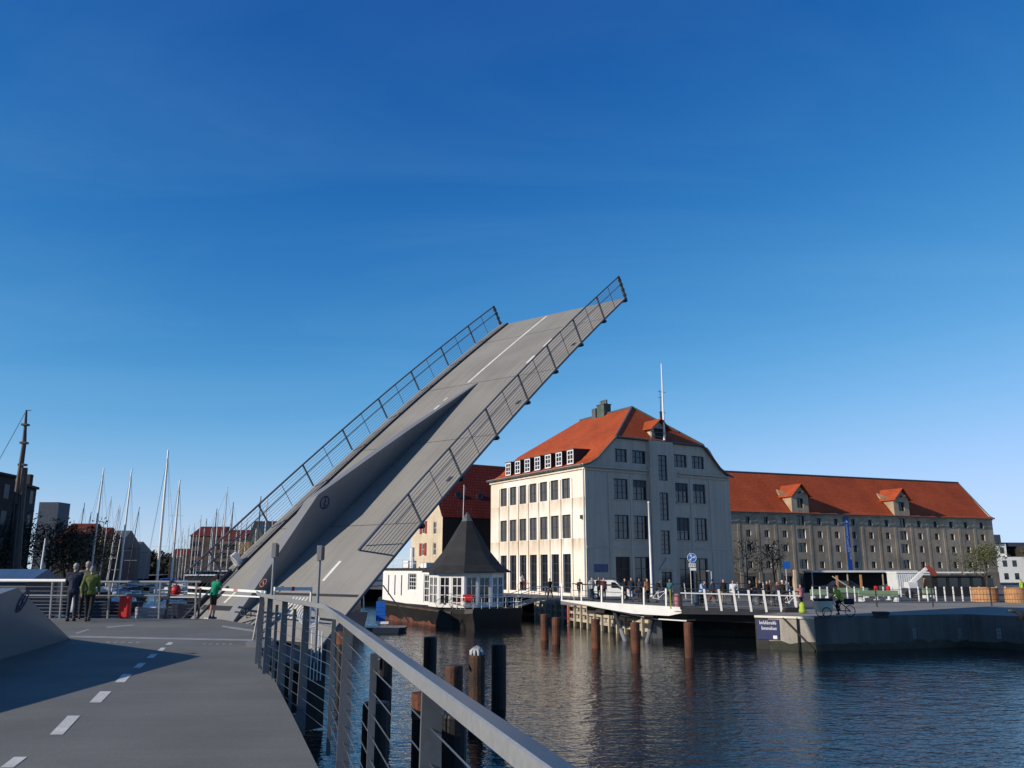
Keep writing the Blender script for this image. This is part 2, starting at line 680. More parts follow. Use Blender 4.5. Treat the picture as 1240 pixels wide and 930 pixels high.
M_tarp = mat("pale_tarpaulin", (.6, .62, .63), .6, var=.1)
M_slate = mat("blue_grey_cladding", (.045, .055, .075), .5, var=.12, scale=.2)
CL = {}


def cloth(key, col):
    return mat("cloth_" + key, col, .85, var=.12, scale=6, fine=40, finev=.1)


# ------------------------------------------------------------------ setting: water, land, quays
mb = MB()
mb.quad((-3000, -300, 0), (3000, -300, 0), (3000, 4000, 0), (-3000, 4000, 0))
mb.build("water", M_water, kind='structure')

ZQ = 2.0
right_land = [(-9, 108), (2.43, 84.06), (10.04, 61.6), (12.8, 64.5), (20.5, 62.5), (15.3, 54.0), (18.4, 52.2), (29.2, 55.1), (31.3, 52.7), (60, 48), (600, 20), (2500, 1500), (2500, 3500), (-180, 3500), (-165, 430), (-60, 190), (-30, 132)]
left_land = [(-60, -80), (-47, 30), (-50, 58), (-55, 86), (-80, 150), (-140, 310), (-170, 425), (-178, 3500), (-2500, 3500), (-2500, -80)]


def land(poly, name, z):
    m = MB()
    m.quad(*[(x, y, z) for x, y in poly])
    return m.build(name, M_ground, kind='structure')


land(right_land, "quay_ground", ZQ)
land(left_land, "far_quay_ground", 1.8)

# quay walls: stretches of the right bank, each a wall of its own


M_tide = mat('wet_algae_band', (.022, .026, .018), .45, var=.4, scale=1.5, fine=8, finev=.3)


def wall_strip(pts, z0, z1, m, name, label, off=0):
    b = MB()
    for (a, c) in zip(pts, pts[1:]):
        a, c = V((*a, 0)), V((*c, 0))
        d = (c - a).normalized()
        n = V((d.y, -d.x, 0))
        b.prism([a + n * off + Z * z0, c + n * off + Z * z0, c + n * off + Z * z1, a + n * off + Z * z1], -n * .8)
    o = b.build(name, m)
    rr = random.Random(len(name))
    k = MB()
    for (a, c) in zip(pts, pts[1:]):
        a, c = V((*a, 0)), V((*c, 0))
        d = (c - a).normalized()
        n = V((d.y, -d.x, 0))
        m_ = max(2, int((c - a).length / .5))
        hs2 = [rr.uniform(.28, .55) for _ in range(m_ + 1)]
        for i in range(m_):
            p, q = a + (c - a) * (i / m_) + n * (off + .004), a + (c - a) * ((i + 1) / m_) + n * (off + .004)
            k.quad(p - Z * .3, q - Z * .3, q + Z * hs2[i + 1], p + Z * hs2[i])
    k.build("tide_band", M_tide, o)
    return tag(o, label, "quay wall")


cw = wall_strip(right_land[1:3], -3, ZQ - .004, M_conc, "timber_faced_quay_wall", "sunlit timber faced quay wall behind the rusty piles")
for h in (.55, 1.15, 1.72):
    b = MB()
    a, c = V((2.43, 84.06, 0)), V((10.04, 61.6, 0))
    d = (c - a).normalized()
    n = V((d.y, -d.x, 0)) * -1
    n = V((-abs(d.y), -abs(d.x), 0))
    n = V((d.y, -d.x, 0)) if V((d.y, -d.x, 0)).x < 0 else V((-d.y, d.x, 0))
    b.bar(a + n * .16 + Z * h, c + n * .16 + Z * h, .26, .24)
    b.build("fender_beam", M_timber, cw)
for i in range(17):
    p = a + (c - a) * ((i + .5) / 17)
    b = MB()
    b.bar(p + n * .38 + Z * -1.5, p + n * .38 + Z * (1.95 if i % 3 else 2.2), .17, .17, up=n)
    b.build("fender_post", M_timber, cw)
    if i % 2 == 0:
        b = MB()
        b.obox(p + d * .45 + n * .04 + Z * .95, d * .3, n * .05, Z * .5)
        b.build("opening", M_dark, cw)
QN, QD = n, d
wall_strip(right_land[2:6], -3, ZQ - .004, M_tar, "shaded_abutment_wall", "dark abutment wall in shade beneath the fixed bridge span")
wl2 = wall_strip(right_land[5:7], -3, ZQ - .004, M_conc, "concrete_quay_corner", "sunlit concrete quay corner carrying the navy board")
wall_strip(right_land[6:10], -3, ZQ - .004, mat("shade_dark_concrete", (.13, .125, .115), .8, var=.25, scale=.35, fine=9, finev=.14, bump=.3, bscale=12, streak=.3), "shaded_quay_wall", "long quay wall in shadow below the pale apron")  # quay concrete with the shadow on this wall put into its colour
# cap along the right quay edge and the pale apron behind it
b = MB()
b.quad((16.0, 54.3, ZQ + .004), (18.5, 52.7, ZQ + .004), (29.2, 55.4, ZQ + .004), (31.3, 53.0, ZQ + .004), (60, 48.3, ZQ + .004), (120, 45, ZQ + .004), (120, 76, ZQ + .004), (27, 72, ZQ + .004), (21.5, 62, ZQ + .004))
b.build("apron", M_apron, kind='structure')
b = MB()
b.quad((25, 77, ZQ + .004), (160, 82, ZQ + .004), (160, 102, ZQ + .004), (24, 92, ZQ + .004))
b.build("road", mat("quay_road", (.085, .085, .085), .85, var=.12, scale=.2), kind='structure')


# ------------------------------------------------------------------ near deck
ZD = 3.3
deck_poly = [(4.5, -8), (2.63, -5), (.09, 2.4), (-1.59, 7.3), (-2.52, 10.0), (-4.63, 16.05), (-5.71, 19.2), (-6.5, 22.5), (-7.6, 25.0), (-9.27, 27.4), (-10.6, 27.95), (-14.4, 28.1), (-30, 29.6), (-40, 28), (-40, 5), (-14, -8)]
b = MB()
b.prism([(x, y, ZD - .35) for x, y in deck_poly], (0, 0, .35))
b.build("bridge_deck", M_deck, kind='structure')
b = MB()
b.prism([(x * .93 - .6, y * .94, ZD - 1.1) for x, y in deck_poly], (0, 0, .75))
b.build("deck_girder", M_dark, kind='structure')


def ground_mark(pts, z, m, name="lane_marking"):
    q = MB()
    q.quad(*[(p.x, p.y, z + .004) for p in pts])
    return q.build(name, m, kind='structure')


zd = ZD
dash_px = [((60, 890), (76, 890), (97, 867), (82, 867)), ((108, 851), (122, 851), (135, 837.5), (121, 837.5)), ((139, 826.5), (151, 826.5), (160, 816.5), (148.5, 816.5)),
           ((161, 809), (170, 809), (177, 803), (168.5, 803)), ((177, 797), (185.5, 797), (191, 792), (183, 792)), ((190, 788.5), (197, 788.5), (201, 784.5), (195, 784.5)), ((200, 781), (207, 781), (210, 778), (204, 778)),
           ((0, 930), (16, 930), (33, 917), (17, 917))]
q = MB()
for pts in dash_px:
    q.quad(*[(p.x, p.y, zd + .004) for p in (G(u, v, zd) for u, v in pts)])
q.build("lane_marking", M_mark, kind='structure')
q = MB()
for pts in [((85, 770), (310, 774.5), (310, 776.5), (84, 772)), ((270, 757.5), (318, 764.5), (318, 767), (268, 759.5)), ((128, 759), (160, 756.5), (164, 757.5), (130, 760.5)), ((90, 767), (105, 762), (110, 762), (94, 767.5))]:
    q.quad(*[(p.x, p.y, zd + .004) for p in (G(u, v, zd) for u, v in pts)])
for u in range(128, 168, 9):
    q.quad(*[(p.x, p.y, zd + .004) for p in (G(a, c, zd) for a, c in ((u, 779), (u + 5, 778.3), (u + 6, 777.2), (u + 1, 777.6)))])
for u in range(245, 284, 8):
    q.quad(*[(p.x, p.y, zd + .004) for p in (G(a, c, zd) for a, c in ((u, 781), (u + 4, 780), (u + 5, 779.2), (u + 1, 779.6)))])
q.build("stop_line", M_markf, kind='structure')

# spine housing on the near deck: a folded steel wedge with its emblem


def emblem(parent, c, e1, e2, nrm, R, m):
    """ring with a barbed upright, raised 4 mm"""
    e1, e2, nrm = e1.normalized(), e2.normalized(), nrm.normalized()
    k = MB()
    n = 28
    ro, ri = R, R * .82
    th = nrm * .012
    for i in range(n):
        a0, a1 = 2 * math.pi * i / n, 2 * math.pi * (i + 1) / n
        P = lambda r, a: c + e1 * (r * math.cos(a)) + e2 * (r * math.sin(a))
        k.prism([P(ri, a0), P(ro, a0), P(ro, a1), P(ri, a1)], th)
    k.obox(c + th / 2, e1 * R * .07, e2 * R * .82, th / 2)
    for sx, y in ((-1, .25), (1, -.1), (-1, -.35)):
        k.bar(c + e2 * R * (y - .25) + th, c + e1 * sx * R * .38 + e2 * R * y + th, R * .1, .01, up=nrm)
    return k.build("emblem", m, parent)


def spine(name, label, base, apex_r, apex_l, tip, foot_r, foot_l, base_l, mat_):
    """faceted housing: base point pair, apex edge, tip, feet"""
    t = thing(name, label, "spine housing", base)
    return t


b = MB()
tipb = V((-10.26, 20.0, ZD))
tipb2 = V((-10.9, 19.9, ZD))
apr = V((-8.55, 14.7, ZD + 1.27))
apl = V((-10.2, 14.4, ZD + 1.22))
footr = V((-8.98, 14.7, ZD))
footl = V((-11.6, 14.2, ZD))
endr = V((-5.9, 3.0, ZD + .05))
endl = V((-7.6, 2.7, ZD + .05))
endfr = V((-5.9, 3.0, ZD))
endfl = V((-7.6, 2.7, ZD))
b.add([tipb, tipb2, apr, apl, footr, footl, endr, endl], [(0, 1, 3, 2), (2, 3, 7, 6), (0, 2, 4), (4, 2, 6), (1, 5, 3), (3, 5, 7), (0, 4, 6, 7, 5, 1)])
so = b.build("spine_housing", M_steel)
tag(so, "grey folded steel spine housing with ring emblem, low on the near bridge deck", "spine housing")
# emblem on the near right face
fn = (apr - tipb).cross(footr - tipb).normalized()
if fn.x < 0:
    fn = -fn
dd = ray(27, 728)
c0 = V((0, 0, EYE))
ec = c0 + dd * ((tipb - c0).dot(fn) / dd.dot(fn)) + fn * .003
e1 = (tipb - footr).normalized()
emblem(so, ec, e1, fn.cross(e1), fn, .21, M_navy)

# right railing of the near deck
rail_pts = [V((2.2, -5.5, 0)), V((.79, -.4, 0)), V((.17, 1.82, 0)), V((-2.03, 9.63, 0)), V((-4.1, 14.09, 0)), V((-4.5, 15.3, 0))]
HT = ZD + 1.2
rl = thing("deck_railing", "grey steel and wire railing with broad handrail along the deck's right edge", "railing", (-.5, 4, ZD))
b = MB()


def strip_rail(b, pts, w, h, zt):
    """mitred flat handrail with chamfered top"""
    rings = []
    for i, p in enumerate(pts):
        a = pts[max(i - 1, 0)]
        c = pts[min(i + 1, len(pts) - 1)]
        d1 = (p - a).normalized() if i else (c - p).normalized()
        d2 = (c - p).normalized() if i < len(pts) - 1 else d1
        d = (d1 + d2).normalized()
        s = d.cross(Z).normalized() / max(.3, d.dot(d1))
        prof = [(-w, -h), (w * .6, -h - .035), (w, -.092), (w * .96, -.080), (-w * .93, .004), (-w, 0)]
        rings.append([p + s * x + Z * (zt + y) for x, y in prof])
    b.loft(rings, True, True)


strip_rail(b, rail_pts, .095, .05, HT)
b.build("handrail", M_rail, rl)


def along(pts, dist):
    for a, c in zip(pts, pts[1:]):
        L = (c - a).length
        if dist <= L:
            return a + (c - a) * (dist / L), (c - a).normalized()
        dist -= L
    return pts[-1], (pts[-1] - pts[-2]).normalized()


tot = sum((c - a).length for a, c in zip(rail_pts, rail_pts[1:]))
# posts at the depths read from the photograph
for k, dep in enumerate((-3.4, .1, 3.6, 7.5, 10.9, 12.3, 13.5, 14.9)):
    for a, c in zip(rail_pts, rail_pts[1:]):
        if a.y <= dep <= c.y + .3:
            f = (dep - a.y) / (c.y - a.y)
            p = a + (c - a) * f
            d = (c - a).normalized()
            break
    nrm = d.cross(Z)
    b = MB()
    b.add([p + d * s1 * .012 + nrm * s2 + Z * z for z, wd in ((ZD - .42, .06), (HT - .055, .04)) for s1 in (-1, 1) for s2 in (-wd, wd)],
          [(0, 1, 3, 2), (4, 6, 7, 5), (0, 4, 5, 1), (2, 3, 7, 6), (0, 2, 6, 4), (1, 5, 7, 3)])
    b.build("post", M_post, rl)
    b = MB()
    b.obox(p + Z * (ZD - .25) - nrm * .12, d * .05, nrm * .16, Z * .09)
    b.build("bracket", M_post, rl)
for dep in (1.8, 5.6, 9.2, 11.6, 12.9, 14.2):
    for a, c in zip(rail_pts, rail_pts[1:]):
        if a.y <= dep <= c.y:
            p = a + (c - a) * ((dep - a.y) / (c.y - a.y))
            d = (c - a).normalized()
            break
    b = MB()
    b.obox(p + Z * (ZD + .38), d * .006, d.cross(Z) * .022, Z * .68)
    b.build("stanchion", M_post, rl)
for i in range(9):
    z = ZD - .12 + i * .135
    b = MB()
    b.path([p + Z * z for p in rail_pts], .0036, 5)
    b.build("wire", M_wire, rl)
# white end post leaning at the end of the railing
b = MB()
b.bar(G(307, 776, ZD), V((-4.45, 15.2, HT - .03)), .05, .07)
b.build("end_post", M_white, rl)
b = MB()
pa, pb = G(305, 788, ZD), G(322, 786, ZD)
b.obox(G(316, 782, ZD) + Z * .05, V((.22, 0, 0)), V((0, .35, 0)), V((0, 0, .055)))
tag(b.build("cable_box", M_steel), "low grey cable box at the railing foot by the white line", "cable box")

# far railing across the deck
fr = [V((-30, 29.4, 0)), V((-17.5, 28.5, 0)), V((-14.65, 28.0, 0)), V((-10.2, 27.85, 0))]
r2 = thing("deck_end_railing", "grey wire railing across the deck's far edge behind the pedestrians", "railing", (-13, 26, ZD))
b = MB()
b.path([fr[0] + Z * (ZD + 1.2), fr[1] + Z * (ZD + 1.2), fr[2] + Z * (ZD + 1.2)], .05, 8)
b.build("handrail", M_white, r2)
b = MB()
b.path([fr[2] + Z * (ZD + 1.16) + V((.2, 0, 0)), fr[3] + Z * (ZD + 1.16)], .04, 8)
b.build("handrail", M_rail, r2)
b = MB()
b.path([p + Z * (ZD + .72) for p in fr], .025, 6)
b.build("mid_rail", M_rail, r2)
for f_ in range(6):
    b = MB()
    b.path([p + Z * (ZD + .1 + f_ * .11) for p in fr], .008, 5)
    b.build("wire", M_railblue, r2)
for i in range(2):
    b = MB()
    b.path([p + Z * (ZD + .86 + i * .14) for p in fr], .008, 5)
    b.build("wire", M_railblue, r2)
for x, y in ((-15.15, 28.1), (-14.8, 28.05), (-13.2, 27.97), (-11.5, 27.9), (-17.6, 28.5), (-20.5, 28.7), (-10.3, 27.85)):
    b = MB()
    b.bar((x, y, ZD - .1), (x - .05, y, ZD + 1.17), .07, .04)
    b.build("post", M_rail, r2)
b = MB()
c = D(151.5, 735, 27.75)
b.obox((c.x, 27.75, c.z), (.17, 0, 0), (0, .13, 0), (0, 0, .35))
o = b.build("buoy_case", M_red, bevel=.05)
tag(o, "red upright rescue buoy case hanging on the deck end railing", "buoy case")

# ------------------------------------------------------------------ raised leaf
LX, LY, LZ, LPH, LTH, LW, LP, LK, LKW = -.6767, 47.0576, 18.9514, .6495, .6394, 8.3947, 2.829, -.0021, -.004
LO = V((LX, LY, LZ))
ah = V((math.sin(LPH), math.cos(LPH), 0))
la = ah * math.cos(LTH) + Z * math.sin(LTH)
ln = -ah * math.sin(LTH) + Z * math.cos(LTH)
lt = V((math.cos(LPH), -math.sin(LPH), 0))


def LQ(s, t, n=0.):
    return LO + la * s + lt * t + ln * (n + LK * s * s)


def lw(s):
    return LW + LKW * s


leaf = thing("bascule_leaf", "raised grey bascule bridge leaf tilted high above the water", "bridge leaf", LQ(-24, 4, 0))
SS = [-26.3 + i * 26.3 / 26 for i in range(27)]
b = MB()
rings = []
for s in SS:
    w = lw(s)
    th = .09
    dp = .45 + .5 * min(1, -s / 20)
    rings.append([LQ(s, 0, 0), LQ(s, w, 0), LQ(s, w + .02, -th), LQ(s, w * .72, -dp), LQ(s, w * .28, -dp), LQ(s, -.02, -th)])
b.loft(rings, True, True)
b.build("leaf_deck", M_leaf, leaf)
# raised walkway strip with dark kerb on the left edge
b = MB()
rings = []
for s in [x for x in SS if x > -22.3]:
    rings.append([LQ(s, -.06, .004), LQ(s, .50, .004), LQ(s, .50, .055), LQ(s, -.06, .055)])
b.loft(rings, True, True)
b.build("walkway_strip", M_leaf, leaf)
b = MB()
rings = []
for s in [x for x in SS if x > -22.3]:
    rings.append([LQ(s, .503, .004), LQ(s, .575, .004), LQ(s, .575, .07), LQ(s, .503, .07)])
b.loft(rings, True, True)
b.build("kerb", M_dark, leaf)
b = MB()
rings = []
for s in SS:
    w = lw(s)
    rings.append([LQ(s, w + .025, -.06), LQ(s, w + .06, -.06), LQ(s, w + .06, .02), LQ(s, w + .025, .02)])
b.loft(rings, True, True)
b.build("edge_plate", M_railblue, leaf)


def leaf_mark(name, pts, m=M_mark, h=.006):
    q = MB()
    q.quad(*[LQ(s, t, h) for s, t in pts])
    return q.build(name, m, leaf)


def leaf_line(s0, t0, s1, t1, w, name="road_line", m=M_mark):
    n = max(1, int(abs(s1 - s0) / 1.0))
    q = MB()
    for i in range(n):
        a, c = i / n, (i + 1) / n
        sa, sc = s0 + (s1 - s0) * a, s0 + (s1 - s0) * c
        ta, tc = t0 + (t1 - t0) * a, t0 + (t1 - t0) * c
        q.quad(LQ(sa, ta - w / 2, .007), LQ(sa, ta + w / 2, .007), LQ(sc, tc + w / 2, .007), LQ(sc, tc - w / 2, .007))
    return q.build(name, m, leaf)


leaf_line(-8.3, 3.12, -.15, 3.42, .14)
for a, c in ((-.1, -1.1), (-2.2, -3.3), (-4.35, -5.3), (-6.3, -7.15), (-21.8, -22.8)):
    leaf_line(a, 6.05, c, 6.05, .15)
for a, c in ((-9.75, -10.05), (-10.5, -10.9)):
    leaf_line(a, 2.78, c, 2.74, .12)
leaf_line(-23.45, 1.75, -24.0, 1.7, .13)
for k in range(4):
    leaf_line(-24.75, 1.45 + k * .16, -25.1, 1.45 + k * .16, .08, m=M_mark)
for k in range(5):
    leaf_line(-23.6 - .0, 5.3 + k * .18, -24.6, 5.35 + k * .18, .07)
b = MB()
for k in range(4):
    b.prism([LQ(-24.05, 2.1 + .0, .01), LQ(-24.05, 2.1, .01), LQ(-24.4, 2.1, .01)], ln * .01) if 0 else None
b.quad(LQ(-24.15, .62, .012), LQ(-24.15, 2.9, .012), LQ(-24.38, 2.9, .012), LQ(-24.38, .62, .012))
b.build("joint_plate", M_dark, leaf)
b = MB()
b.quad(LQ(-23.42, 4.1, .012), LQ(-23.42, 8.38, .012), LQ(-23.53, 8.38, .012), LQ(-23.53, 4.1, .012))
b.build("joint_plate", M_dark, leaf)
for sj in (-2.8, -8.5, -14.1, -19.8):
    q = MB()
    q.quad(LQ(sj, .6, .005), LQ(sj, lw(sj) - .02, .005), LQ(sj - .025, lw(sj) - .02, .005), LQ(sj - .025, .6, .005))
    q.build("panel_joint", M_dark, leaf)
for sj in (-5.6, -11.3, -17.0):
    q = MB()
    q.quad(LQ(sj, 7.95, .006), LQ(sj, 8.15, .006), LQ(sj - .32, 8.15, .006), LQ(sj - .32, 7.95, .006))
    q.build("drain_grate", M_dark, leaf)
# spine
bs_l, bs_r = LQ(-25.3, 2.75), LQ(-25.3, 3.35)
sa_r, sa_l = LQ(-20.0, 4.15, 1.58), LQ(-20.15, 3.62, 1.54)
st = LQ(-8.6, 3.95, .02)
stl = LQ(-8.7, 3.75, .02)
fr1, fr2 = LQ(-23.2, 3.52), LQ(-18.9, 3.68)
fl1 = LQ(-20, 2.9)
b = MB()
b.add([bs_l, bs_r, sa_r, sa_l, st, stl, fr1, fr2, fl1, LQ(-14.5, 4.2, .86), LQ(-14.5, 3.72, .85), LQ(-13.5, 3.8)],
      [(0, 1, 2, 3), (3, 2, 9, 10), (10, 9, 4, 5), (1, 6, 2), (6, 7, 2), (7, 9, 2), (7, 11, 9), (11, 4, 9), (0, 3, 8), (8, 3, 10), (8, 10, 5), (0, 8, 5, 4, 11, 7, 6, 1)])
spn = b.build("spine", M_steel, leaf)
M_fade = mat("faded_red_decal", (.42, .17, .15), .6)
fn = (fr1 - sa_r).cross(fr2 - sa_r).normalized()
if fn.dot(lt) < 0:
    fn = -fn
dd = ray(393, 608.5)
ec = c0 + dd * ((sa_r - c0).dot(fn) / dd.dot(fn)) + fn * .004
e2 = (sa_r - (fr1 + fr2) / 2).normalized()
emblem(spn, ec, fn.cross(e2), e2, fn, .26, M_navy)
# small red ring signs on the front facet
fn2 = (bs_r - bs_l).cross(sa_l - bs_l).normalized()
if fn2.dot(ln) < 0:
    fn2 = -fn2
for (u, v, m_) in ((319, 706, M_red), (296, 741, M_red)):
    dd = ray(u, v)
    ec = c0 + dd * ((bs_l - c0).dot(fn2) / dd.dot(fn2)) + fn2 * .003
    k = MB()
    k.ring(ec, fn2, .15, .018, 18, 6)
    k.build("ring_sign", M_fade if v < 720 else M_frame, spn)
    k = MB()
    e1 = (bs_r - bs_l).normalized()
    k.bar(ec - e1 * .12 + la * .1, ec + e1 * .12 - la * .1, .04, .012, up=fn2)
    k.build("sign_bar", M_frame if v > 720 else M_fade, spn)
# railings of the leaf
for side in (0, 1):
    R = thing  # keep parts flat: the railing is a part of the leaf
    T = (lambda s: 0.0) if side == 0 else (lambda s: lw(s) + .04)
    s_end = -23.9 if side == 0 else -20.9
    n0 = .12 if side == 0 else 0
    seg = [s for s in [0 - i * 1.0 for i in range(25)] if s > s_end] + [s_end]
    b = MB()
    b.path([LQ(s, T(s), 1.2) for s in seg], .042, 6)
    rr = b.build("railing", M_railblue, leaf)
    b = MB()
    b.path([LQ(s, T(s), .78) for s in seg], .022 if side == 0 else .016, 5)
    b.build("mid_rail", M_railblue, rr)
    for k in range(9):
        b = MB()
        hz = .14 + k * .115
        se = s_end if side == 0 else -21.55 - 1.15 * hz / 1.2
        b.path([LQ(s, T(s), hz) for s in [q for q in seg if q > se + .2] + ([-21.3] if side else []) + [se]], .007 if side == 0 else .010, 4)
        b.build("wire", M_railblue, rr)
    for i in range(9):
        s = -i * LP
        if s < s_end - .3:
            continue
        b = MB()
        b.bar(LQ(s, T(s), n0), LQ(s, T(s), 1.2), .085, .035, up=la)
        b.build("post", M_railblue, rr)
        if side == 1:
            b = MB()
            b.obox(LQ(s, T(s) - .1, -.15), la * .07, lt * .14, ln * .06)
            b.build("bracket", M_dark, leaf)
        s2 = s - LP / 2
        if s2 > s_end:
            b = MB()
            b.bar(LQ(s2, T(s2), n0), LQ(s2, T(s2), 1.18), .03, .012, up=la)
            b.build("stanchion", M_railblue, rr)
    if side == 1:
        b = MB()
        b.bar(LQ(-21.6, T(-21.6), .05), LQ(-22.75, T(-22), 1.2), .05, .05, up=la)
        b.bar(LQ(s_end, T(s_end), 1.2), LQ(-22.75, T(-22), 1.2), .09, .06, up=ln)
        b.bar(LQ(-21.0, T(-21.3), .05), LQ(-22.4, T(-22), 1.1), .03, .03, up=la)
        b.build("end_brace", M_railblue, rr)
    b = MB()
    b.bar(LQ(.02, T(0), -.1), LQ(.06, T(0), 1.24), .12, .07, up=la)
    for nn_ in (.15, .45, .75, 1.0):
        b.obox(LQ(.05, T(0), nn_), la * .07, lt * .07, ln * .05)
    b.build("end_post", M_dark, rr)
# left lower edge frame
b = MB()
b.bar(LQ(-22.4, .3, .05), LQ(-26.2, .5, .1), .12, .2, up=ln)
b.bar(LQ(-23.2, 1.0, .02), LQ(-26.0, 1.0, .02), .08, .08, up=ln)
b.build("hinge_beam", M_dark, leaf)
b = MB()
b.obox(LQ(-21.95, .25, .25), la * .12, lt * .14, ln * .25)
b.build("kerb_lamp", M_white, leaf)

# hinge pit machinery below the leaf, seen through the near railing
b = MB()
b.obox((-8.3, 28.6, 1.35), V((.81, -.59, 0)) * 2.6, V((.59, .81, 0)) * .5, (0, 0, 1.3))
tag(b.build("hinge_pier", M_tar), "dark pier carrying the hinge of the raised leaf", "pier")
b = MB()
for k in range(3):
    b.ring(D(372, 745, 25.6) + V((k * .05, 0, -k * .05)), (.3, -1, .1), .26, .022, 18, 6)
for k in range(4):
    b.tube((-5.9 + k * .1, 25.4, 1.7), (-5.9 + k * .1, 25.4, 3.1), .018)
b.build("coiled_hoses", M_white)
tag(bpy.data.objects["coiled_hoses"], "white hoses and conduits bundled under the leaf hinge", "hoses")

# barrier boom and signal posts
bm_ = thing("barrier_boom", "closed white and red barrier boom across the foot of the raised leaf", "barrier", G(240, 751, ZD))
pA, pB = D(228, 711, 29.2), D(322, 717, 26.0)
b = MB()
b.bar(pA, pB, .05, .075)
b.build("boom", M_white, bm_)
b = MB()
b.bar(pA - Z * .2, pB - Z * .15, .03, .045)
b.build("skirt_bar", M_white, bm_)
for k in range(2):
    f = .12 + k * .5
    p = pA + (pB - pA) * f
    p2 = pA + (pB - pA) * (f + .05)
    b = MB()
    b.bar(p, p2, .054, .08)
    b.build("red_band", M_fade, bm_)
b = MB()
b.bar(D(204, 704, 27.8) - Z * 1.2, D(207, 704, 27.8) + Z * .04, .1, .06)
b.build("boom_support", M_dark, bm_)
b = MB()
b.bar(D(243, 712, 27.4) - Z * .95, D(243, 712, 27.4), .05, .05)
b.build("boom_support", M_dark, bm_)
b2_ = thing("barrier_boom", "dark edged barrier boom reaching right behind the signal posts", "barrier", G(330, 760, ZD))
pA, pB = D(332, 713, 24.6), D(377, 713, 25.6)
b = MB()
b.bar(pA, pB, .07, .1)
b.build("boom", M_white, b2_)
b = MB()
b.bar(pA + (pB - pA) * .45, pA + (pB - pA) * .52, .078, .12)
b.build("red_band", M_red, b2_)
b = MB()
b.tube(pB - Z * 1.5, pB + Z * .05, .035)
b.build("boom_post", M_white, b2_)
for (u, vt, dep, lab) in ((333, 658, 23.6, "slim grey signal post before the spine foot, left of two"), (388, 661, 22.6, "slim grey signal post before the leaf's right lane")):
    top = D(u, vt, dep)
    sp = thing("signal_post", lab, "signal post", (top.x, dep, ZD), group="signal posts at the leaf foot")
    b = MB()
    b.tube((top.x, dep, ZD - .8), (top.x, dep, top.z - .05), .04)
    b.build("pole", M_steel, sp)
    b = MB()
    b.obox((top.x, dep, top.z - .19), (.065, 0, 0), (0, .09, 0), (0, 0, .2))
    b.build("lamp_box", M_steel, sp, bevel=.01)
    b = MB()
    b.obox((top.x + .085, dep, top.z - .2), (.016, 0, 0), (0, .1, 0), (0, 0, .17))
    b.build("visor", M_dark, sp)

# ------------------------------------------------------------------ fixed span on the far side
FA, FB, FC = V((3.72, 65.1, 2.5)), V((11.8, 59.6, 2.2)), V((19.5, 57.8, 2.06))
FDd = V((23.0, 70.0, 0))
fe = (FB - FA)
pl_n = (FB - FA).cross(FC - FA).normalized()
if pl_n.z < 0:
    pl_n = -pl_n
FDd.z = FA.z - (pl_n.x * (FDd.x - FA.x) + pl_n.y * (FDd.y - FA.y)) / pl_n.z


def zspan(x, y):
    return FA.z - (pl_n.x * (x - FA.x) + pl_n.y * (y - FA.y)) / pl_n.z


def on_span(u, v):
    d = ray(u, v)
    return c0 + d * ((FA - c0).dot(pl_n) / d.dot(pl_n))


span = thing("fixed_span", "fixed bridge span with white leaning posts joining the far quay", "bridge span", (11, 53, 2.3))
b = MB()
b.prism([FA - Z * .3, FB - Z * .3, FC - Z * .3, FDd - Z * .3], (0, 0, .3))
b.build("span_deck", M_deck, span)
nAB = V((fe.y, -fe.x, 0)).normalized()
if nAB.y > 0:
    nAB = -nAB
b = MB()
u_ = [FA, FA + fe * .62, FA + fe * .9, FB]
lo = [.08, .62, .6, .36]
b.add([p + nAB * .02 + Z * .05 for p in u_] + [p + nAB * (.02 - .03) - Z * lo[i] for i, p in enumerate(u_)] + [p - nAB * .35 + Z * .0 - Z * .31 for p in u_],
      [(0, 1, 5, 4), (1, 2, 6, 5), (2, 3, 7, 6), (4, 5, 9, 8), (5, 6, 10, 9), (6, 7, 11, 10), (0, 4, 8), (3, 11, 7)])
b.build("nose_plate", M_white, span)
b = MB()
nBC = V(((FC - FB).y, -(FC - FB).x, 0)).normalized()
b.prism([FB + nBC * .03 - Z * .42, FC + nBC * .03 - Z * .3, FC + nBC * .03 + Z * .05, FB + nBC * .03 + Z * .05], nBC * .05)
b.build("edge_beam", M_dark, span)
b = MB()
cg_ = (FA + FB + FC + FDd) / 4
b.prism([cg_ + (p - cg_) * .82 - Z * .32 for p in (FA, FB, FC, FDd)], (0, 0, -.6))
b.build("girder", M_tar, span)
# rail along the nose
for k, u in enumerate((679, 708.5, 736, 762.5, 785, 806)):
    f = (k + .02) / 5.7
    p = FA + fe * f - nAB * .1
    b = MB()
    b.bar(p - Z * .1, p + Z * 1.28 + V((.02, 0, 0)), .11, .05, up=nAB)
    b.build("post", M_white, span)
for zz, r_, m_ in ((1.28, .035, M_dark), (.8, .02, M_dark), (.45, .012, M_wire), (.2, .012, M_wire)):
    b = MB()
    b.path([FA - nAB * .1 + Z * zz + fe * .1, FB - nAB * .1 + Z * zz], r_, 6)
    b.build("rail", m_, span)
b = MB()
b.bar(FB - fe * .0 - Z * .1, FB + Z * 1.42, .22, .16)
b.build("gate_post", M_dark, span)
b = MB()
b.bar(FB - fe * .08 - Z * .1, FB - fe * .08 + Z * 1.2, .09, .08)
b.build("gate_post", mat("dull_yellow_paint", (.30, .32, .10), .6), span)
for k in range(7):
    f = .22 + k * .125
    if f > 1.0:
        break
    p = FB + (FC - FB) * f
    b = MB()
    b.bar(p - Z * .12 + nBC * .09, p + Z * 1.32 + nBC * .14 - (FC - FB).normalized() * .14, .15, .05, up=nBC)
    b.build("post", M_white, span)
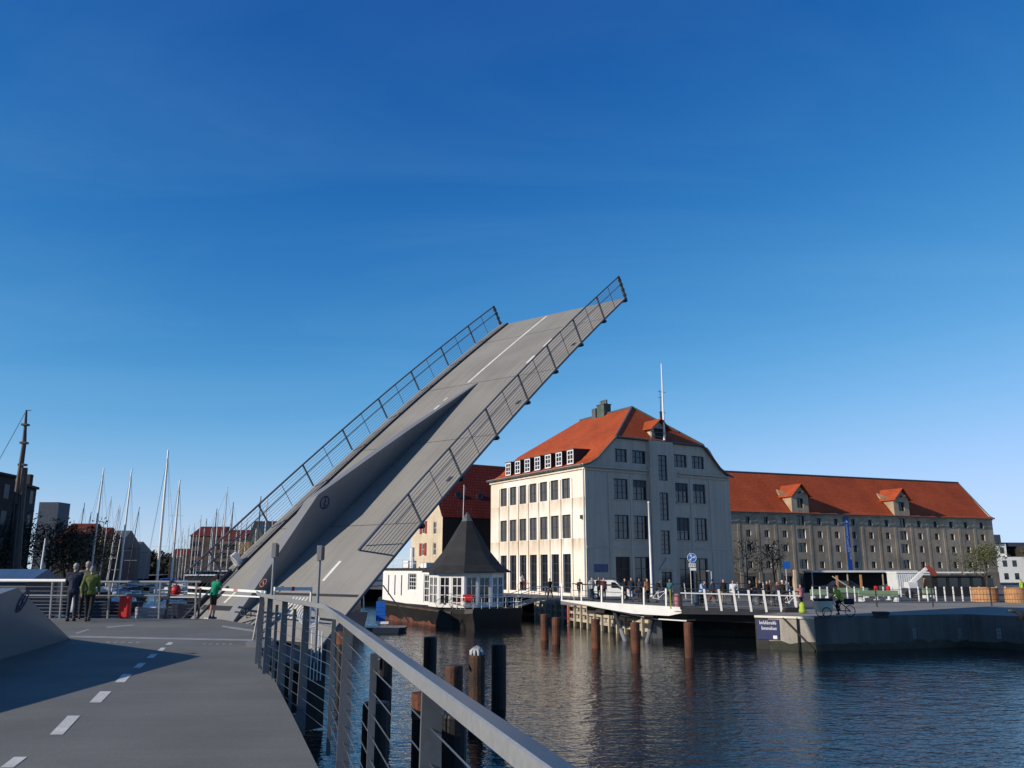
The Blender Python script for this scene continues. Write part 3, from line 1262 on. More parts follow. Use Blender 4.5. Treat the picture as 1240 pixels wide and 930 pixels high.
for zz, r_, m_ in ((1.28, .04, M_dark), (1.0, .045, M_white), (.72, .012, M_wire), (.5, .012, M_wire), (.28, .012, M_wire)):
    b = MB()
    b.path([FB + nBC * .1 + Z * zz, FC + nBC * .1 + Z * zz], r_, 6)
    b.build("rail", m_, span)
fs0, fs1 = FA + (FDd - FA) * .06, FDd
for k in range(9):
    p = fs0 + (fs1 - fs0) * (k / 8) + V((-.1, .1, 0))
    p.z = zspan(p.x, p.y)
    b = MB()
    b.bar(p - Z * .1, p + Z * 1.2 - V((.1, 0, 0)), .1, .05)
    b.build("post", M_white, span)
b = MB()
b.path([fs0 + Z * 1.15, fs1 + Z * 1.15], .025, 6)
b.build("rail", M_dark, span)
for (u0, v0, u1, v1, d0, d1) in ((744, 741, 758, 779, 63.5, 59.5), (792, 744, 783, 779, 62.5, 58.5)):
    b = MB()
    p0, p1 = D(u0, v0, d0), D(u1, v1, d1)
    pm = p0 + (p1 - p0) * .6
    b.tube(p0, pm, .15, n=10)
    st_ = b.build("strut", M_dark, span)
    b = MB()
    b.tube(pm, p1 + (p1 - p0) * .15, .152, n=10)
    b.build("strut_foot", M_steel, st_)
b = MB()
b.path([FA + fe * .45 + V((0, .5, -.5)), FA + fe * .8 + V((0, .6, -.9)), FB + V((.4, .3, -.9))], .05)
b.build("service_pipe", M_white, span)
for (f, m_) in ((.34, M_rubber), (.74, M_rubber)):
    b = MB()
    p = FA + fe * f + Z * -.66 - nAB * .25
    b.lathe(p, [(.05, -.42), (.2, -.38), (.24, 0), (.2, .36), (.05, .4)], 12, axis=fe)
    b.build("fender_roll", m_, span)

# ------------------------------------------------------------------ walls with real openings


def wall_holes(mb, O, U, N, w, z0, z1, holes, depth, mi_wall=0, mi_rev=1, u_min=0.0):
    """wall face from O along U, holes (u0, u1, za, zb) with reveals going in by depth"""
    us = sorted(set([u_min, w] + [h[0] for h in holes] + [h[1] for h in holes]))
    zs = sorted(set([z0, z1] + [h[2] for h in holes] + [h[3] for h in holes]))
    us = [u for u in us if u_min <= u <= w]
    zs = [z for z in zs if z0 <= z <= z1]
    P = lambda u, z, d=0.: V((O.x, O.y, 0)) + U * u + Z * z - N * d
    mb.mi = mi_wall
    for a, c in zip(zs, zs[1:]):
        run = None
        for p, q in zip(us, us[1:]):
            mu, mz = (p + q) / 2, (a + c) / 2
            inside = any(h[0] < mu < h[1] and h[2] < mz < h[3] for h in holes)
            if inside:
                if run is not None:
                    mb.quad(P(run, a), P(p, a), P(p, c), P(run, c))
                run = None
            elif run is None:
                run = p
        if run is not None:
            mb.quad(P(run, a), P(us[-1], a), P(us[-1], c), P(run, c))
    mb.mi = mi_rev
    for (p, q, a, c) in holes:
        mb.quad(P(p, a), P(p, c), P(p, c, depth), P(p, a, depth))
        mb.quad(P(q, a), P(q, c), P(q, c, depth), P(q, a, depth))
        mb.quad(P(p, a), P(q, a), P(q, a, depth), P(p, a, depth))
        mb.quad(P(p, c), P(q, c), P(q, c, depth), P(p, c, depth))


def window(parent, O, U, N, hole, inset, nx, ny, mf, mp, fw=.07, name="window", bar=.05, skip=0):
    p, q, a, c = hole
    P = lambda u, z, d=0.: V((O.x, O.y, 0)) + U * u + Z * z - N * d
    b = MB()
    th = N * .04
    e = .004
    for (u0, u1, z0, z1) in ((p + e, p + fw, a + e, c - e), (q - fw, q - e, a + e, c - e), (p + fw, q - fw, a + e, a + fw), (p + fw, q - fw, c - fw, c - e)):
        b.obox(P((u0 + u1) / 2, (z0 + z1) / 2, inset), U * ((u1 - u0) / 2), th, Z * ((z1 - z0) / 2))
    for i in range(1, nx):
        u = p + (q - p) * i / nx
        b.obox(P(u, (a + c) / 2, inset), U * (bar / 2), th * .7, Z * ((c - a) / 2 - fw))
    for j in range(1, ny):
        z = a + (c - a) * j / ny
        b.obox(P((p + q) / 2, z, inset), U * ((q - p) / 2 - fw), th * .6, Z * (bar / 2))
    f = b.build(name, mf, parent)
    g = MB()
    g.quad(P(p + .02, a + .02, inset + .03), P(q - .02, a + .02, inset + .03), P(q - .02, c - .02, inset + .03), P(p + .02, c - .02, inset + .03))
    g.build("pane", mp, f)
    return f


# ------------------------------------------------------------------ cream corner building (A)
aA = math.radians(30.8)
AO = V((7.77, 88, 0))
aF = math.radians(32.3)          # the gable front turns a degree or so away from square
AR = V((math.cos(aF), math.sin(aF), 0))
AL = V((-math.sin(aA), math.cos(aA), 0))
NF = V((AR.y, -AR.x, 0))         # outward normal of the shaded gable front
NL = V((-AL.y, AL.x, 0))         # outward normal of the sunlit side
A = thing("cream_building", "cream rendered corner building with red half hipped roof, its left side sunlit", "building", (AO.x, AO.y, ZQ))
AE = 15.65
WA, LA_ = 21.7, 20.4
P_ = lambda r, l, z: AO + AR * r + AL * l + Z * z
# sunlit side
holes_l = []
for i in range(7):
    u = 3.61 + i * 2.26
    holes_l += [(u - .78, u + .78, 12.35, 14.55), (u - .80, u + .80, 8.06, 10.6)]
    holes_l += [(u - .74, u + .74, 2.35, 6.4)]
b = MB()
wall_holes(b, AO, AL, NL, LA_, 1.9, AE, holes_l, .32)
b.build("side_wall", [M_plaster, M_plaster], A)
for k, h in enumerate(holes_l):
    if h[3] > 7:
        window(A, AO, AL, NL, h, .20, 2, 2, M_frame, M_blind, .05, bar=.03)
    else:
        window(A, AO, AL, NL, h, .26, 2, 4, M_frame, M_glass, .07, bar=.05)
b = MB()                                  # pilaster strips between the windows, proud of the wall
for i in range(8):
    u = 3.61 + (i - .5) * 2.26
    b.obox(AO + AL * u + NL * .05 + Z * 8.2, AL * (.20 if 0 < i < 7 else .12), NL * .06, Z * 6.3)
b.build("pilaster_strips", M_plaster, A)
b = MB()
b.obox(P_(0, LA_ / 2, AE + .02) + NL * .22, AL * (LA_ / 2 + .3), NL * .25, Z * .10)
b.obox(P_(0, LA_ / 2, AE - .26) + NL * .08, AL * (LA_ / 2 + .1), NL * .1, Z * .12)
b.build("cornice", M_plaster, A)
b = MB()
b.path([P_(-.14, .35, 2.0) + NF * .16, P_(-.14, .35, AE - .3) + NF * .16], .07, 8)
b.build("downpipe", M_white, A)
# shaded gable front
fx = (4.9, 7.64, 13.92, 16.7)
holes_f = []
for x in fx:
    holes_f += [(x - 1, x + 1, 12.24, 14.48), (x - 1, x + 1, 8.0, 10.55)]
for x, w_ in ((fx[0], 1.0), (fx[1], 1.1)):
    holes_f += [(x - w_, x + w_, 2.3, 6.1)]
holes_f += [(13.1, 17.5, 2.3, 6.0)]
b = MB()
wall_holes(b, AO, AR, NF, WA, 1.9, AE, holes_f, .28)
att = [(x - 1, x + 1, 16.3, 17.78) for x in fx]
wall_holes(b, AO, AR, NF, 18.4, AE, 18.95, att, .28, u_min=4.2)
b.mi = 0
curve = [(0, AE), (.9, 15.95), (1.8, 16.6), (2.7, 17.55), (3.6, 18.5), (4.2, 18.95)]
b.add([P_(r, 0, z) for r, z in curve] + [P_(4.2, 0, AE)], [tuple(range(len(curve) + 1))])
b.add([P_(WA - r * (WA - 18.4) / 4.2, 0, z) for r, z in curve] + [P_(18.4, 0, AE)], [tuple(range(len(curve) + 1))])
M_plasterF = mat("cream_render_shaded", (.54, .455, .37), .85, var=.06, scale=.25, fine=3, finev=.05, streak=.16)  # the same cream render, its colour darkened to stand for the front's shade
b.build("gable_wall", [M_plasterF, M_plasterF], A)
for k, h in enumerate(holes_f + att):
    if h[3] < 7:
        big = h[1] - h[0] > 3
        window(A, AO, AR, NF, h, .2, 4 if big else 2, 3, M_frame, mat("brown_board", (.07, .04, .03), .7) if k == 8 else M_glass, .1, bar=.07, name="shopfront" if big else "window")
    else:
        wq = window(A, AO, AR, NF, h, .18, 3, 3 if h[3] < 15.5 else 2, M_frame, M_glass, .09, bar=.05)
        if k in (2, 4, 5, 6) and h[3] < 15.5:
            g = MB()
            zc = h[3] - (.95, 1.5, .8, 1.2)[k % 4]
            q_ = lambda u, z: V((AO.x, AO.y, 0)) + AR * u + Z * z - NF * .205
            g.quad(q_(h[0] + .05, zc), q_(h[1] - .05, zc), q_(h[1] - .05, h[3] - .05), q_(h[0] + .05, h[3] - .05))
            g.build("blind", M_blind, wq)
b = MB()
for za, pr, hh in ((AE - .1, .28, .14), (AE - .42, .14, .16)):
    b.obox(P_(4.5, 0, za) + NF * pr / 2, AR * 4.6, NF * (pr / 2), Z * hh / 2)
    b.obox(P_(WA - 4.1, 0, za) + NF * pr / 2, AR * 4.2, NF * (pr / 2), Z * hh / 2)
for x in (fx[0], fx[1], fx[2], fx[3]):
    for zb in (12.24, 8.0):
        b.obox(P_(x, 0, zb - .07) + NF * .05, AR * 1.1, NF * .06, Z * .06)
for x in (3.2, 6.27, 15.3, 18.4):
    b.obox(P_(x, 0, 8.6) + NF * .03, AR * (.12), NF * .035, Z * 6.4)
b.obox(P_(WA / 2, 0, 7.1) + NF * .03, AR * (WA / 2 - .05), NF * .04, Z * .1)
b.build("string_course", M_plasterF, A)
# stair tower
tx0, tx1 = 8.85, 12.4
TOo = P_(0, 0, 0) + NF * .45
holes_t = [(10.05, 11.4, 14.55, 17.45), (10.05, 11.4, 10.1, 13.2), (10.05, 11.4, 6.4, 9.0), (9.95, 11.5, 2.2, 4.5)]
b = MB()
wall_holes(b, TOo, AR, NF, tx1, 1.9, 19.0, holes_t, .25, u_min=tx0)
b.mi = 0
for x in (tx0, tx1):
    b.quad(P_(x, 0, 1.9) + NF * .45, P_(x, .3, 1.9), P_(x, .3, 19.0), P_(x, 0, 19.0) + NF * .45)
b.quad(P_(tx0, 0, 19.0) + NF * .45, P_(tx1, 0, 19.0) + NF * .45, P_(tx1, .8, 19.0), P_(tx0, .8, 19.0))
b.add([P_(9.6, 0, 4.75) + NF * .62, P_(11.85, 0, 4.75) + NF * .62, P_(10.72, 0, 6.1) + NF * .62, P_(9.6, 0, 4.75) + NF * .52, P_(11.85, 0, 4.75) + NF * .52, P_(10.72, 0, 6.1) + NF * .52], [(0, 1, 2), (3, 4, 5), (0, 1, 4, 3), (1, 2, 5, 4), (2, 0, 3, 5)])
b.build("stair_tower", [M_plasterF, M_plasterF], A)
for h in holes_t[:3]:
    window(A, TOo, AR, NF, h, .15, 2, 5, M_frame, M_glass, .08, bar=.05)
dr = window(A, TOo, AR, NF, holes_t[3], .18, 2, 2, M_frame, M_glass, .12, bar=.1, name="door")
# remaining walls
b = MB()
b.quad(P_(WA, 0, 1.9), P_(WA, LA_, 1.9), P_(WA, LA_, AE), P_(WA, 0, AE))
b.quad(P_(0, LA_, 1.9), P_(WA, LA_, 1.9), P_(WA, LA_, AE), P_(0, LA_, AE))
b.build("rear_wall", M_plaster, A)
# roof: flared eaves, half hips at both ends
RZ = 23.85
rm = WA / 2
prof = [(-.5, AE + .02), (.5, 15.98), (1.6, 16.62), (2.7, 17.7), (4.2, 19.1), (rm, RZ)]
hs_ = 4.8
HB = 19.1


def roof_side(sgn):
    rr = lambda r: r if sgn < 0 else WA - r
    vs = []
    rows = []
    for r, z in prof[:-1]:
        rows.append([P_(rr(r), -.28, z), P_(rr(r), LA_ + .28, z)])
    b = MB()
    for i in range(len(rows) - 1):
        b.quad(rows[i][0], rows[i][1], rows[i + 1][1], rows[i + 1][0])
    b.quad(rows[-1][0], rows[-1][1], P_(rm, LA_ - hs_, RZ), P_(rm, hs_, RZ))
    # thickness edge
    return b


b = roof_side(-1)
b2 = roof_side(1)
b.add(b2.v, b2.f)
rf = b.build("roof", M_tile, A)
b = MB()
b.quad(P_(4.2, -.28, HB), P_(WA - 4.2, -.28, HB), P_(rm, hs_, RZ))
b.build("half_hip", M_tile, rf)
b = MB()
b.quad(P_(4.2, LA_ + .28, HB), P_(WA - 4.2, LA_ + .28, HB), P_(rm, LA_ - hs_, RZ))
b.build("half_hip", M_tile, rf)
b = MB()
for sgn in (0, 1):
    q_ = lambda r, l, z: P_(r if not sgn else WA - r, l, z)
    pts = [q_(r, -.3, z - .08) for r, z in prof[:-1]]
    b.path(pts, .11, 6)
    b.path([q_(4.2, -.28, HB + .03), q_(rm, hs_, RZ + .05)], .12, 6)
b.path([P_(4.2, -.3, HB - .06), P_(WA - 4.2, -.3, HB - .06)], .12, 6)
b.path([P_(rm, hs_, RZ + .05), P_(rm, LA_ - hs_, RZ + .05)], .13, 6)
b.build("ridge_and_verge", M_lead, rf)
b = MB()
b.path([P_(-.55, -.2, AE + .0), P_(-.55, LA_ + .2, AE)], .09, 8)
b.build("gutter", M_lead, rf)
# dormers on the sunlit side
for i in range(7):
    u = 3.5 + i * 2.26
    dm = MB()
    dm.mi = 0
    x0, x1, zt, zb = .6, 4.1, 17.75, 16.05
    w2 = .62
    dm.quad(P_(x0 + .02, u - w2, zb), P_(x0 + .02, u - w2, zt), P_(x1 - 1.0, u - w2, zt))
    dm.quad(P_(x0 + .02, u + w2, zb), P_(x0 + .02, u + w2, zt), P_(x1 - 1.0, u + w2, zt))
    dm.mi = 1
    dm.prism([P_(x0 - .1, u - w2 - .1, zt), P_(x0 - .1, u + w2 + .1, zt), P_(x1 - .7, u + w2 + .1, zt + .1), P_(x1 - .7, u - w2 - .1, zt + .1)], (0, 0, .1))
    d_ = dm.build("dormer", [M_roofdark, M_lead], A)
    O2 = P_(x0, 0, 0)
    window(d_, O2, AL, NL, (u - w2, u + w2, 16.15, zt), .0, 2, 3, M_frameW, M_glass, .14, bar=.08)
# hoist gable over the tower
b = MB()
b.mi = 0
b.box(0, 0, 0, 0, 0, 0) if 0 else None
hx0, hx1 = 9.7, 11.9
b.prism([P_(hx0, .1, 19.0), P_(hx1, .1, 19.0), P_(hx1, .1, 20.6), P_(10.8, .1, 21.5), P_(hx0, .1, 20.6)], AL * 2.5)
b.mi = 1
for r0, r1 in ((9.3, 10.8), (12.3, 10.8)):
    b.prism([P_(r0, -.5, 20.35), P_(r1, -.5, 21.6), P_(r1, 2.6, 21.6), P_(r0, 2.6, 20.35)], (0, 0, .1))
b.mi = 2
b.obox(P_(10.8, .02, 19.9), AR * .7, AL * .05, Z * .65)
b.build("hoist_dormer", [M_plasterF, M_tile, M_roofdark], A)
b = MB()
b.path([P_(9.1, -.45, 19.0), P_(9.1, -.45, 20.0), P_(12.4, -.45, 20.0), P_(12.4, -.45, 19.0)], .04)
b.path([P_(9.1, -.45, 19.5), P_(12.4, -.45, 19.5)], .03)
b.build("roof_guard_rail", M_lead, A)
# chimney
b = MB()
cx = (10.5, 11.2)
b.obox(P_(rm, 10.4, 24.15), AR * .55, AL * .75, Z * .85)
b.mi = 1
b.obox(P_(rm, 10.4, 25.06), AR * .62, AL * .82, Z * .06)
for k in (-.6, 0, .6):
    b.lathe(P_(rm, 10.4 + k * .8, 25.1), [(.22, 0), (.18, .5), (.2, .55)], 10)
b.obox(P_(rm, 11.9, 23.9), AR * .5, AL * .4, Z * .9)
b.build("chimney", [mat("verdigris_copper", (.07, .095, .08), .7, var=.3, scale=2), M_lead], rf)
fp = D(797.5, 440, 89.5 + 4)
fb_ = P_(11.25, -.35, 19.2)
b = MB()
b.tube(fb_, V((fb_.x, fb_.y, fp.z * (1 - 0))), .13, .07, 8)
tag(b.build("roof_flagpole", M_white), "tall white flagpole on the cream building's roof above the stair tower", "flagpole")
b = MB()
a0 = P_(12.6, 1.6, 20.3)
b.tube(a0, a0 + Z * 5.3, .05, .03)
for zz, L in ((5.1, .9), (4.4, .5), (2.6, .8)):
    b.bar(a0 + Z * zz - AR * .3, a0 + Z * zz + AR * L, .04, .04)
b.obox(a0 + Z * 2.2, AR * .1, AL * .1, Z * .5)
tag(b.build("roof_antenna", M_dark), "thin aerial mast on the red roof beside the roof flagpole", "antenna")
# blue graffiti tag patch, rainwater pipe on the front
b = MB()
b.obox(P_(1.9, 0, 4.9) + NF * .004, AR * .95, NF * .003, Z * .42)
b.build("blue_paint_patch", mat("faded_blue_paint", (.12, .13, .22), .8, var=.2, scale=3), A)
b = MB()
b.obox(P_(.9, 0, 10.2) * 1 + NL * (.9 + .1) + NF * -.5, AL * .22, NL * .12, Z * .2)
b.build("alarm_box", M_dark, A)

# ------------------------------------------------------------------ long brick warehouse
aW = math.radians(21.0)
WO = V((34.2, 128, 0))
WR = V((math.cos(aW), math.sin(aW), 0))
WN = V((math.sin(aW), -math.cos(aW), 0))
WS, WE = -11.0, 54.0
Wh = thing("brick_warehouse", "long grey brick warehouse with orange red roof and two hoist dormers", "building", (WO.x, WO.y, ZQ))
WZ = 13.35
PW = lambda r, d, z: WO + WR * r - WN * d + Z * z
bays = [-8.21, -4.71, -1.21, 2.29, 5.68, 9.13, 12.35, 15.97, 19.36, 22.92, 26.43, 29.96, 33.35, 37.03, 40.7, 44.26, 47.69, 51.37]
holes = []
hk = []
for i, u in enumerate(bays):
    big = abs(u - 12.35) < .1 or abs(u - 33.35) < .1
    for z in (11.65, 9.6, 7.45, 4.9):
        if big:
            holes.append((u - .8, u + .8, z - .1, z + 1.35))
        else:
            holes.append((u - .45, u + .45, z, z + 1.05))
        hk.append(1 if big else 0)
    if big:
        holes.append((u - 1.0, u + 1.0, 2.0, 4.0))
        hk.append(2)
    elif i % 2 == 1:
        holes.append((u - .8, u + .8, 2.1, 3.7))
        hk.append(2)
b = MB()
shift = -WS
wall_holes(b, WO, WR, WN, WE, 4.25, WZ, [h for h in holes if h[2] > 4], .42, u_min=WS)
b.quad(PW(WE, 0, 1.9), PW(WE, 12.5, 1.9), PW(WE, 12.5, WZ), PW(WE, 0, WZ))
b.add([PW(WE, 0, WZ), PW(WE, 12.5, WZ), PW(WE, 6.25, 20.2)], [(0, 1, 2)])
b.build("wall", [M_brick, M_reveal], Wh)
b = MB()
wall_holes(b, WO + WN * .12, WR, WN, WE, 1.9, 4.25, [h for h in holes if h[2] < 4], .5, u_min=WS)
b.mi = 0
b.quad(PW(WS, -.12, 4.25), PW(WE, -.12, 4.25), PW(WE, 0, 4.25), PW(WS, 0, 4.25))
b.build("plinth", [M_stone, M_stone], Wh)
for h, k in zip(holes, hk):
    if h[1] < .5:
        continue
    if k == 2:
        window(Wh, WO + WN * .12, WR, WN, h, .4, 2, 2, M_frame, M_glass, .1, name="door")
    else:
        window(Wh, WO, WR, WN, h, .3, 2, 2 if k == 0 else 3, M_frame, M_glass, .06, bar=.04)
# buttress strips
b_edges = [(a + c) / 2 for a, c in zip(bays, bays[1:])]
for x in b_edges:
    if x < -.6:
        continue
    k = MB()
    k.prism([PW(x - .24, 0, 4.3), PW(x + .24, 0, 4.3), PW(x + .24, 0, WZ - .6), PW(x - .24, 0, WZ - .6)], WN * .03)
    k.prism([PW(x - .28, -.12, 1.9), PW(x + .28, -.12, 1.9), PW(x + .28, -.12, 4.3), PW(x - .28, -.12, 4.3)], WN * .05)
    k.build("buttress", M_brick, Wh)
k = MB()
k.obox(PW((WS + WE) / 2, 0, WZ - .12) + WN * .1, WR * ((WE - WS) / 2), WN * .1, Z * .12)
k.build("eaves_course", M_brick, Wh)
k = MB()
k.prism([PW(WS, -.38, WZ - .05), PW(WE + .2, -.38, WZ - .05), PW(WE + .2, .6, 14.0), PW(WE + .2, 6.25, 20.3), PW(WS, 6.25, 20.3), PW(WS, .6, 14.0)], V((0, 0, .001))) if 0 else None
rows = [(-.32, WZ + .05), (.55, 13.85), (6.25, 20.3), (12.0, 13.9), (12.85, WZ + .05)]
for (d0, z0), (d1, z1) in zip(rows, rows[1:]):
    k.quad(PW(WS, d0, z0), PW(WE + .25, d0, z0), PW(WE + .25, d1, z1), PW(WS, d1, z1))
wr = k.build("roof", M_tile2, Wh)
k = MB()
k.path([PW(WS, 6.25, 20.35), PW(WE + .25, 6.25, 20.35)], .16, 6)
k.path([PW(WE + .25, d, z) for d, z in rows], .14, 6)
k.build("ridge_and_verge", M_lead, wr)
k = MB()
k.path([PW(WS, -.40, WZ + .0), PW(WE + .25, -.40, WZ)], .07, 6)
k.build("gutter", M_lead, wr)
for u in (12.4, 33.4):
    d_ = thing  # dormer built as one part with window sub-parts
    k = MB()
    O2 = WO + WN * .10
    hl = [(u - .62, u + .62, 14.25, 15.75)]
    k.mi = 0
    wall_holes(k, O2, WR, WN, u + 1.65, WZ - .25, 16.3, hl, .4, mi_wall=0, mi_rev=1, u_min=u - 1.65)
    PD = lambda r, d, z: O2 + WR * r - WN * d + Z * z
    k.mi = 0
    k.add([PD(u - 1.65, 0, 16.3), PD(u + 1.65, 0, 16.3), PD(u, 0, 17.85)], [(0, 1, 2)])
    k.mi = 1
    k.quad(PD(u - 1.65, 0, WZ), PD(u - 1.65, 3.6, 17.5), PD(u - 1.65, 3, 16.3), PD(u - 1.65, 0, 16.3))
    k.quad(PD(u + 1.65, 0, WZ), PD(u + 1.65, 3.6, 17.5), PD(u + 1.65, 3, 16.3), PD(u + 1.65, 0, 16.3))
    k.mi = 2
    for sg in (-1, 1):
        k.prism([PD(u + sg * 2.0, -.7, 15.98), PD(u, -.7, 17.95), PD(u, 4.6, 17.95), PD(u + sg * 2.0, 3.4, 15.98)], (0, 0, .12))
    k.mi = 3
    k.obox(PD(u, -.55, 16.7), WR * .12, WN * .6, Z * .12)
    k.obox(PD(u, -.62, 17.2), WR * .9, WN * .03, Z * .45) if 0 else None
    do = k.build("hoist_dormer", [M_brick, M_stone, M_tile2, M_frame], Wh)
    window(do, O2, WR, WN, hl[0], .3, 2, 3, M_frame, M_glass, .07)
# vertical banner hanging on the warehouse, white lettering reading upwards
bt = WO + WR * 21.35 + WN * .20
ban = thing("banner", "tall blue banner with white lettering hung on the warehouse front", "banner", (bt.x, bt.y, 4.3))
k = MB()
k.obox(bt + Z * 8.6, WR * .45, WN * .03, Z * 4.35)
k.build("cloth_panel", M_blue, ban)
k = MB()
for zz in (4.2, 12.98):
    k.bar(bt + Z * zz - WR * .62, bt + Z * zz + WR * .62, .07, .07)
k.build("batten", M_dark, ban)


def text_obj(name, txt, loc, xdir, ydir, size, m, parent, align='CENTER'):
    cu = bpy.data.curves.new(name, 'FONT')
    cu.body = txt
    cu.size = size
    cu.align_x = align
    cu.align_y = 'CENTER'
    cu.extrude = .003
    tmp = bpy.data.objects.new(name + "_tmp", cu)
    C.objects.link(tmp)
    dg = bpy.context.evaluated_depsgraph_get()
    me = bpy.data.meshes.new_from_object(tmp.evaluated_get(dg))
    bpy.data.objects.remove(tmp)
    x, y = V(xdir).normalized(), V(ydir).normalized()
    zz = x.cross(y)
    M = Matrix((x, y, zz)).transposed().to_4x4()
    M.translation = V(loc)
    me.transform(M)
    me.materials.clear()
    me.materials.append(m)
    b = MB()
    vs = [v.co.copy() for v in me.vertices]
    fs = [tuple(p.vertices) for p in me.polygons]
    b.add(vs, fs)
    return b.build(name, m, parent, fix=False)


text_obj("lettering", "NORDATLANTENS", bt + WN * .04 + Z * 9.6 - WR * .12, -Z, WR, .52, M_white, ban)
text_obj("lettering", "BRYGGE", bt + WN * .04 + Z * 7.2 + WR * .22, -Z, WR, .50, M_white, ban)
k = MB()
k.prism([bt + WN * .032 + Z * 12.1 - WR * .2, bt + WN * .032 + Z * 12.1 + WR * .25, bt + WN * .032 + Z * 12.55 + WR * .02], WN * .01)
k.build("logo", M_white, ban)

# ------------------------------------------------------------------ ochre gabled warehouse with dark red roof, behind the houseboat
BO = V((-9.3, 112, 0))
Bd = thing("ochre_gable_house", "ochre gabled warehouse with dark red roof behind the houseboat", "building", (BO.x, BO.y, ZQ))
PB = lambda r, l, z: BO + AR * r + AL * l + Z * z
bh = []
for l_, z_ in ((6.0, 3.4), (6.0, 6.6), (6.0, 9.6), (2.4, 3.4), (2.4, 6.6), (2.4, 9.4)):
    bh.append((l_ - .5, l_ + .5, z_, z_ + 1.7))
b = MB()
wall_holes(b, BO, AL, -AR, 10, 1.9, 11.8, bh, .3)
b.mi = 0
b.add([PB(0, 0, 11.8), PB(0, 10, 11.8), PB(0, 5, 19.6)], [(0, 1, 2)])
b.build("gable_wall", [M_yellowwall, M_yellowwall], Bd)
for h in bh:
    wf = window(Bd, BO, AL, -AR, h, .12, 2, 2, M_frameW, M_glass, .08)
    if 5 < h[0] < 6:
        for sg in (-1, 1):
            k = MB()
            k.obox(BO + AL * ((h[0] + h[1]) / 2 + sg * .85) - AR * .05 + Z * (h[2] + .85), AL * .3, AR * .03, Z * .85)
            k.build("shutter", mat("red_shutter", (.30, .035, .02), .6), wf)
b = MB()
b.quad(PB(0, 0, 1.9), PB(40, 0, 1.9), PB(40, 0, 11.8), PB(0, 0, 11.8))
b.quad(PB(40, 0, 1.9), PB(40, 10, 1.9), PB(40, 10, 11.8), PB(40, 0, 11.8))
b.build("front_wall", M_shadebrick, Bd)  # near-black colour stands in for the shade on this side
b = MB()
for l0, l1 in ((-.4, 5), (10.4, 5)):
    b.quad(PB(-.3, l0, 11.6), PB(40, l0, 11.6), PB(40, l1, 19.7), PB(-.3, l1, 19.7))
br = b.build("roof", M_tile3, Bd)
b = MB()
for r in (3.2, 6.6, 10.0, 13.4):
    c = PB(r, 1.7, 14.75)
    nn = (AL * -1 * 7.9 + Z * 5).normalized()
    b.lathe(c - nn * .1, [(.5, 0), (.55, .3), (.4, .32), (.02, .25)], 14, axis=(NF * .9 + Z * .3))
b.build("round_rooflights", M_dark, br)

# ------------------------------------------------------------------ far right block
k = D(1203, 690, 176)
RB = V((k.x + 1.5, 176, 0))
rb = thing("white_apartment_block", "white stepped apartment block right of the warehouse behind the tree", "building", (RB.x, RB.y, ZQ))
b = MB()
b.box(RB.x - 5, RB.x + 5.2, 176, 188, 1.9, 7.2)
b.box(RB.x - 4, RB.x + 2.6, 177.5, 186, 7.2, 9.9)
b.build("wall", M_white, rb)
b = MB()
b.box(RB.x + 5.205, RB.x + 24, 175, 189, 1.9, 9.4)
b.build("brick_wing", M_shadebrick, rb)
b = MB()
b.box(RB.x - 4.2, RB.x + 1.4, 177, 184, 9.905, 11.8)
b.box(RB.x + 1.2, RB.x + 7, 178, 184, 9.41, 10.2)
b.build("roof_plant", M_slate, rb)
for (x, z) in ((.6, 5.2), (2.6, 5.2), (.6, 2.6), (2.8, 2.6), (-1.2, 7.9), (1.2, 7.9), (-1.6, 5.2)):
    b = MB()
    yy = 175.98 if z < 7.0 else 177.48
    b.box(RB.x + x, RB.x + x + .9, yy, yy + .1, z, z + 1.3)
    b.build("window", M_glass, rb)
for x in range(6):
    for z in (3.0, 6.2):
        b = MB()
        b.box(RB.x + 6.4 + x * 2.8, RB.x + 7.8 + x * 2.8, 174.97, 175.1, z, z + 1.6)
        b.build("window", M_glass, rb)

# ------------------------------------------------------------------ left bank and far end of the canal


def block(name, label, u0, u1, vt, dep, depth, m, roof=None, roof_h=0, gable_along=True, wins=None, zb=1.8, win_m=None, parapet=0):
    x0 = XD(u0, dep, 8).x
    x1 = XD(u1, dep, 8).x
    zt = D((u0 + u1) / 2, vt, dep).z
    t = thing(name, label, "building", ((x0 + x1) / 2, dep, zb))
    ze = zt - roof_h
    b = MB()
    b.box(x0, x1, dep, dep + depth, zb - .1, ze)
    b.build("wall", m, t)
    if roof_h:
        b = MB()
        ym = dep + depth / 2
        if gable_along:
            b.add([(x0 - .3, dep - .3, ze), (x1 + .3, dep - .3, ze), (x1 + .3, ym, zt), (x0 - .3, ym, zt), (x0 - .3, dep + depth + .3, ze), (x1 + .3, dep + depth + .3, ze)],
                  [(0, 1, 2, 3), (3, 2, 5, 4), (0, 3, 4), (1, 5, 2)])
        else:
            xm = (x0 + x1) / 2
            b.add([(x0 - .3, dep - .3, ze), (x0 - .3, dep + depth, ze), (xm, dep + depth, zt), (xm, dep - .3, zt), (x1 + .3, dep - .3, ze), (x1 + .3, dep + depth, ze)],
                  [(0, 1, 2, 3), (3, 2, 5, 4), (0, 3, 4), (1, 5, 2)])
        b.build("roof", roof, t)
    if wins:
        nx, nz, ww, wh_ = wins
        for i in range(nx):
            for j in range(nz):
                xx = x0 + (x1 - x0) * (i + .5) / nx
                z = zb + 1.2 + (ze - zb - 1.5) * j / nz
                b = MB()
                b.box(xx - ww / 2, xx + ww / 2, dep - .03, dep + .1, z, z + wh_)
                b.build("window", win_m or M_glass, t)
    return t, x0, x1, zt


